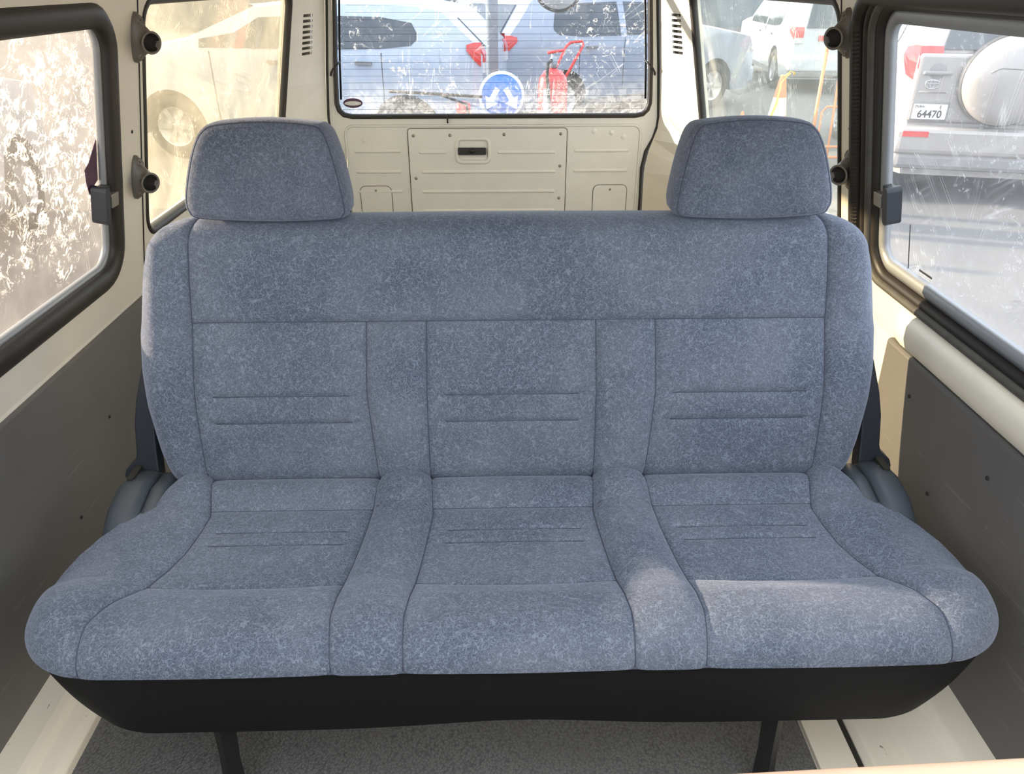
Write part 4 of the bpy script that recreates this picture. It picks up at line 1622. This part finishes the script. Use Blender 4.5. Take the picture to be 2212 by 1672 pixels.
car('silver_hatchback', 'suv', 4.3, 1.72, 1.54, 'silver', (0.022, 8.85), 170, 'silver hatchback parked side-on, tail lamp by the steel post', 1.10, ((0.92, 1.20), 0.16))
car('pale_suv', 'suv', 4.7, 1.78, 1.60, 'pale_paint', (-0.285, 10.75), 33, 'pale blue-grey car behind the red extinguisher, nose towards the cones', 1.06, ((0.88, 1.14), 0.18))
wc = car('white_estate', 'upright', 4.5, 1.80, 1.62, 'white_paint', (5.85, 13.6), 84, 'white car seen from behind with a wide red reflector strip', 0.98, ((0.80, 1.05), 0.13))
wc.rear_patch('reflector_strip', -0.40, 0.40, 0.84, 0.92, 'red_lamp', 0.02)
car('white_van', 'van', 4.7, 1.70, 1.98, 'white_paint', (4.0, 22.0), 150, 'white van far away above the white saloon', 1.10, ((0.80, 1.05), 0.12))
car('pale_van', 'van', 4.7, 1.70, 1.98, 'white_paint', (-1.2, 15.5), 100, 'pale van standing behind the steel post', 1.10, ((0.80, 1.05), 0.12))
car('white_wagon', 'upright', 4.6, 1.80, 1.70, 'white_paint', (-3.9, 2.2), 100, 'white car washed out by glare outside the front left window', 1.05, ((0.85, 1.15), 0.14))

# champagne four-wheel drive with the covered spare wheel
rv = Car('spare_wheel_suv', 'upright', 3.9, 1.84, 1.70, 'champagne', place((4.32, 6.42), 75, 3.9), math.radians(75), 'champagne four-wheel drive with a covered spare wheel on its tailgate', 1.16)
rv.flank()
W = rv.W
for s in (-1, 1):
    y0, y1 = sorted((s * (W / 2 * 0.90), s * (W / 2 * 0.90 - 0.17)))
    tl_ = rv.rear_patch('tail_lamp', y0, y1, 1.10, 1.27, 'red_lamp', 0.035)
    rv.rear_patch('reverse_lamp', y0 + (0.0 if s > 0 else 0.03), y1 - (0.03 if s > 0 else 0), 0.98, 1.10, 'clear_lamp', 0.03)
rv.side_patch('tail_lamp_side', [(0.01, 1.0, 1.27), (0.12, 1.04, 1.27), (0.22, 1.16, 1.25)], 'red_lamp', lift=0.012)
rv.rear_patch('rear_window', -W * 0.36, W * 0.36, 1.25, 1.58, 'car_glass', 0.035, taper=0.08, thick=0.06)
xr = -rv.L / 2
# tailgate skin, bumper
tg = obj('tailgate', *box_geo(xr - 0.045, xr + 0.05, -0.74, 0.83, 0.68, 1.22), 'champagne', rv.root)
soften(tg, 0.03, 3)
bp = obj('rear_bumper', *box_geo(xr - 0.12, xr + 0.2, -W / 2 * 0.97, W / 2 * 0.97, 0.42, 0.66), 'champagne', rv.root)
soften(bp, 0.05, 3)
lb = obj('lower_bumper', *box_geo(xr - 0.10, xr + 0.2, -W / 2 * 0.94, W / 2 * 0.94, 0.30, 0.44), 'trim_grey', rv.root)
soften(lb, 0.04, 2)
for s in (-1, 1):
    rf = obj('bumper_reflector', *box_geo(xr - 0.126, xr - 0.11, s * 0.74 - 0.10, s * 0.74 + 0.10, 0.575, 0.62), 'red_lamp', bp)
RY = Matrix.Rotation(-PI / 2, 4, 'Y')
sp = lathe('spare_wheel_cover', [(0, 0.150), (0.10, 0.150), (0.24, 0.138), (0.300, 0.118), (0.332, 0.08), (0.342, 0.03), (0.342, -0.02)], 'champagne', rv.root, 48, Matrix.Translation((xr - 0.10, 0.15, 1.03)) @ RY)
lathe('cover_rim', [(0.335, -0.03), (0.352, -0.03), (0.356, 0.0), (0.348, 0.035), (0.338, 0.035)], 'trim_dark', sp, 48, Matrix.Translation((xr - 0.10, 0.15, 1.03)) @ RY)
tube('cover_crease', [(xr - 0.245, 0.33 - 0.09 * t, 1.10 + 0.035 * math.sin(PI * t * 0.6)) for t in np.linspace(0, 1, 8)] + [(xr - 0.250, 0.07, 1.128), (xr - 0.235, -0.03, 1.12)], 0.006, 'trim_grey', sp, 6)
# the car's left is at local +y: details sit between lamp and spare wheel
hd_ = obj('gate_handle', *box_geo(xr - 0.075, xr - 0.04, 0.56, 0.78, 1.055, 1.085), 'trim_grey', tg)
soften(hd_, 0.012, 2)
hc = lathe('handle_cup', [(0, 0.002), (0.055, 0.004), (0.065, 0.0)], 'trim_grey', tg, 20, Matrix.Translation((xr - 0.046, 0.67, 1.085)) @ RY)
em = MB()
for (a, b, rot) in ((0.052, 0.036, 0), (0.052, 0.013, 0), (0.017, 0.034, 0)):
    em.add(*tube_geo([(xr - 0.050, 0.69 + a * math.cos(q), 0.985 + (0.010 if a < 0.03 else 0) * 0 + b * math.sin(q) + (0.015 if b < 0.02 else 0)) for q in np.linspace(0, 2 * PI, 25)[:-1]], 0.0045, 6, True))
em.build('oval_emblem', 'rim', tg, True)
tube('name_strip', [(xr - 0.048, 0.78, 0.922), (xr - 0.048, 0.56, 0.922)], 0.008, 'trim_grey', tg, 6, flat=0.5)
pw = obj('plate_recess', *box_geo(xr - 0.052, xr - 0.03, 0.51, 0.81, 0.695, 0.850), 'trim_grey', tg)
soften(pw, 0.01, 2)
pb = obj('number_plate', *box_geo(xr - 0.066, xr - 0.050, 0.53, 0.79, 0.710, 0.830), 'white_print', tg)
soften(pb, 0.006, 2)
TM = Matrix.Rotation(-PI / 2, 4, 'Z') @ Matrix.Rotation(PI / 2, 4, 'X')


def plate_text(s, y, z, size, xs, thick=0.0):
    text_mesh('plate_lettering', s, size, 'black_print', Matrix.Translation((xr - 0.0675, y, z)) @ TM, pb, xs, thick)


plate_text('64470', 0.66, 0.750, 0.082, 0.92, 0.0022)
plate_text('DUBAI', 0.745, 0.811, 0.026, 1.0, 0.0006)
plate_text('E', 0.585, 0.807, 0.036, 0.9, 0.001)

# ---- steel lamp post
post = empty('steel_post', (-0.01, 7.3, GROUND))
tag(post, 'grey steel post between the silver and the blue-grey hatchback', 'post')
lathe('shaft', [(0, 0), (0.055, 0), (0.05, 4.5), (0, 4.5)], 'steel', post, 20)
obj('base_plate', *box_geo(-0.12, 0.12, -0.12, 0.12, 0, 0.03), 'steel', post)
# ---- blue sign
sg = empty('round_sign', (0.065, 6.6, GROUND - 0.03))
tag(sg, 'round blue road sign with two white arrows pointing down and outwards', 'road sign')
lathe('sign_border', [(0, -0.008), (0.185, -0.008), (0.190, 0.0), (0.185, 0.006), (0, 0.006)], 'white_print', sg, 44, Matrix.Translation((0, 0, 0.93)) @ Matrix.Rotation(PI / 2, 4, 'X'))
lathe('sign_face', [(0, 0.009), (0.166, 0.009), (0.168, 0.006)], 'sign_blue', sg, 44, Matrix.Translation((0, 0, 0.93)) @ Matrix.Rotation(PI / 2, 4, 'X'))
for s in (-1, 1):
    ar = [(-0.022, 0.085), (0.022, 0.085), (0.022, -0.015), (0.062, -0.015), (0.0, -0.105), (-0.062, -0.015), (-0.022, -0.015)]
    an = s * math.radians(30)
    pts = [(s * 0.075 + x * math.cos(an) - z * math.sin(an), 0.915 + x * math.sin(an) + z * math.cos(an)) for x, z in ar]
    plate('arrow', pts[::-1], [], 0.009, 0.011, lambda u, v, w: (u, -w, v), 'white_print', sg)
tube('sign_post', [(0, 0.03, 0.0), (0, 0.03, 0.96)], 0.025, 'steel', sg, 10)
lathe('sign_foot', [(0, 0), (0.22, 0), (0.20, 0.06), (0.04, 0.09), (0, 0.09)], 'tyre', sg, 24)
# ---- extinguisher trolley
ex = empty('extinguisher_trolley', (0.50, 6.75, GROUND))
tag(ex, 'red wheeled fire extinguisher with a slanted push handle', 'fire extinguisher')
cy = lathe('cylinder', [(0, 0.10), (0.11, 0.11), (0.125, 0.16), (0.125, 0.95), (0.115, 1.02), (0.075, 1.075), (0.03, 1.09), (0.03, 1.12), (0, 1.12)], 'red_paint', ex, 32)
lathe('valve', [(0, 1.10), (0.035, 1.10), (0.035, 1.16), (0.02, 1.18), (0.02, 1.22), (0, 1.22)], 'steel', ex, 14)
tube('lever', [(-0.05, -0.02, 1.215), (0.10, 0.0, 1.235)], 0.012, 'red_paint', ex, 8)
tube('hose', [(-0.02, -0.03, 1.16), (-0.05, -0.10, 1.14), (-0.06, -0.14, 1.05), (-0.045, -0.14, 0.9), (-0.02, -0.14, 0.75), (-0.03, -0.14, 0.5)], 0.014, 'tyre', ex, 8)
tube('push_handle', [(0.0, 0.10, 0.98), (0.02, 0.16, 1.05), (0.13, 0.30, 1.24), (0.17, 0.32, 1.27), (0.27, 0.32, 1.28), (0.28, 0.31, 1.25), (0.10, 0.12, 0.98)], 0.012, 'red_paint', ex, 8)
box('label_patch', -0.085, -0.03, -0.131, -0.112, 0.72, 0.95, 'white_print', ex)
for s in (-1, 1):
    lathe('trolley_wheel', [(0, 0.02), (0.05, 0.025), (0.12, 0.02), (0.15, 0.02), (0.15, -0.02), (0, -0.02)], 'tyre', ex, 20, Matrix.Translation((s * 0.20, 0.08, 0.15)) @ Matrix.Rotation(PI / 2, 4, 'Y'))
tube('axle', [(-0.2, 0.08, 0.15), (0.2, 0.08, 0.15)], 0.012, 'steel', ex, 8)
# ---- folding barrier with yellow legs
br = empty('barrier_trestle', (-0.23, 5.95, GROUND))
tag(br, 'low yellow-legged barrier trestle with a red and white cap below the wiper', 'barrier')
for (x, y) in ((-0.74, -0.06), (0.80, -0.06), (-0.5, 0.22), (0.55, 0.22)):
    tube('leg', [(0, 0, 0.90), (x, y, 0.0)], 0.018, 'yellow' if y < 0 else 'tyre', br, 8)
lathe('cap', [(0, 0.84), (0.05, 0.84), (0.055, 0.93), (0.0, 0.95)], 'red_paint', br, 16)
lathe('collar', [(0.03, 0.70), (0.055, 0.70), (0.055, 0.84), (0.03, 0.84)], 'white_print', br, 16)


# ---- cones
def cone(loc, label, h=0.74):
    r = empty('traffic_cone', (loc[0], loc[1], GROUND))
    tag(r, label, 'traffic cone', 'traffic cones')
    k_ = h / 0.74
    lathe('cone_lower', [(0.15 * k_, 0.03), (0.105 * k_, 0.30 * k_)], 'orange', r, 24)
    lathe('reflective_band', [(0.105 * k_, 0.30 * k_), (0.072 * k_, 0.50 * k_)], 'white_print', r, 24)
    lathe('cone_tip', [(0.072 * k_, 0.50 * k_), (0.034 * k_, 0.73 * k_), (0.026 * k_, 0.74 * k_), (0, 0.74 * k_)], 'orange', r, 24)
    bs = obj('base', *box_geo(-0.19, 0.19, -0.19, 0.19, 0, 0.035), 'tyre', r)
    soften(bs, 0.01, 2)
    return r


c1 = cone((3.42, 9.4), 'tall orange cone with white band and yellow tape by the hand truck', 0.76)
tube('yellow_tape', [(0.07, -0.03, 0.78), (0.02, -0.04, 0.74), (-0.03, -0.05, 0.68), (-0.07, -0.11, 0.45), (-0.16, -0.18, 0.25), (-0.30, -0.25, 0.12)], [0.02, 0.016, 0.018, 0.02, 0.022, 0.02], 'yellow', c1, 6, flat=0.2)
tube('tape_knot', [(0.0, -0.03, 0.74), (0.06, -0.04, 0.80), (0.11, -0.03, 0.79), (0.12, -0.03, 0.76)], 0.014, 'yellow', c1, 6, flat=0.4)
cone((2.98, 9.35), 'shorter orange cone just above the right headrest', 0.36)

# ---- orange hand truck
ht = empty('hand_truck', (3.38, 7.7, GROUND), math.radians(-12))
tag(ht, 'orange tubular hand truck leaning beyond the right quarter window', 'hand truck')
for s in (-1, 1):
    tube('side_rail', [(s * 0.17, -0.02, 0.05), (s * 0.165, 0.10, 0.62), (s * 0.15, 0.20, 1.12)], 0.017, 'orange', ht, 8)
    lathe('wheel', [(0, 0.02), (0.05, 0.03), (0.09, 0.02), (0.12, 0.03), (0.12, -0.03), (0, -0.03)], 'tyre', ht, 20, Matrix.Translation((s * 0.23, 0.08, 0.12)) @ Matrix.Rotation(PI / 2, 4, 'Y'))
tube('handle', [(-0.15, 0.20, 1.12), (-0.15, 0.22, 1.2), (-0.11, 0.23, 1.24), (0.11, 0.23, 1.24), (0.15, 0.22, 1.2), (0.15, 0.20, 1.12)], 0.016, 'orange', ht, 8)
for (z, y) in ((0.16, 0.0), (0.26, 0.02), (0.90, 0.155)):
    tube('cross_bar', [(-0.17, y, z), (0.17, y, z)], 0.013, 'orange' if z < 0.5 else 'tyre', ht, 8)
tube('inner_hoop', [(-0.115, 0.0, 0.16), (-0.11, 0.09, 0.58), (-0.07, 0.10, 0.63), (0.07, 0.10, 0.63), (0.11, 0.09, 0.58), (0.115, 0.0, 0.16)], 0.011, 'orange', ht, 8)
tube('centre_rail', [(0, -0.01, 0.10), (0, 0.16, 0.95)], 0.012, 'orange', ht, 8)
tp = obj('toe_plate', *box_geo(-0.19, 0.19, -0.24, 0.0, 0.02, 0.035), 'steel', ht)

# ---- rear wiper and mirror on the tailgate
wp = empty('rear_wiper', (-0.10, 3.15, 0.60))
tag(wp, 'thin black rear wiper lying low across the outside of the hatch window', 'wiper')
wi = Matrix.Translation((-0.10, 3.15, 0.60)).inverted()
under(tube('blade', [(-0.415, 3.150, 0.712), (-0.25, 3.149, 0.703), (-0.045, 3.150, 0.690)], 0.006, 'rubber'), wp, wi)
under(tube('arm', [(-0.10, 3.158, 0.60), (-0.11, 3.165, 0.66), (-0.24, 3.158, 0.706)], [0.008, 0.006, 0.004], 'black'), wp, wi)
mr = empty('rear_mirror', (0.255, 3.40, 1.03))
tag(mr, 'round dark-rimmed parking mirror hanging outside the top of the hatch window', 'mirror')
mi = Matrix.Translation((0.255, 3.40, 1.03)).inverted()
MM = Matrix.Translation((0.26, 3.36, 1.065)) @ Matrix.Rotation(math.radians(62), 4, 'X')
under(lathe('mirror_shell', [(0, -0.045), (0.05, -0.038), (0.085, -0.012), (0.095, 0.004), (0.09, 0.012), (0.084, 0.010)], 'black', None, 32, MM), mr, mi)
under(lathe('mirror_glass', [(0, 0.016), (0.05, 0.013), (0.085, 0.008)], 'rim', None, 32, MM), mr, mi)
under(tube('bracket_arm', [(0.26, 3.38, 1.10), (0.26, 3.33, 1.17), (0.26, 3.16, 1.18)], 0.010, 'black'), mr, mi)

# low wall closing the far side of the yard
yw = plate('wall_rear', [(-40, 0), (40, 0), (40, 2.4), (-40, 2.4)], [], 0, 0.2, lambda u, v, w: (u, 34 + w, GROUND + v), 'hedge_wall')
tag(yw, 'grey boundary wall at the far side of the yard', 'wall', kind='structure')
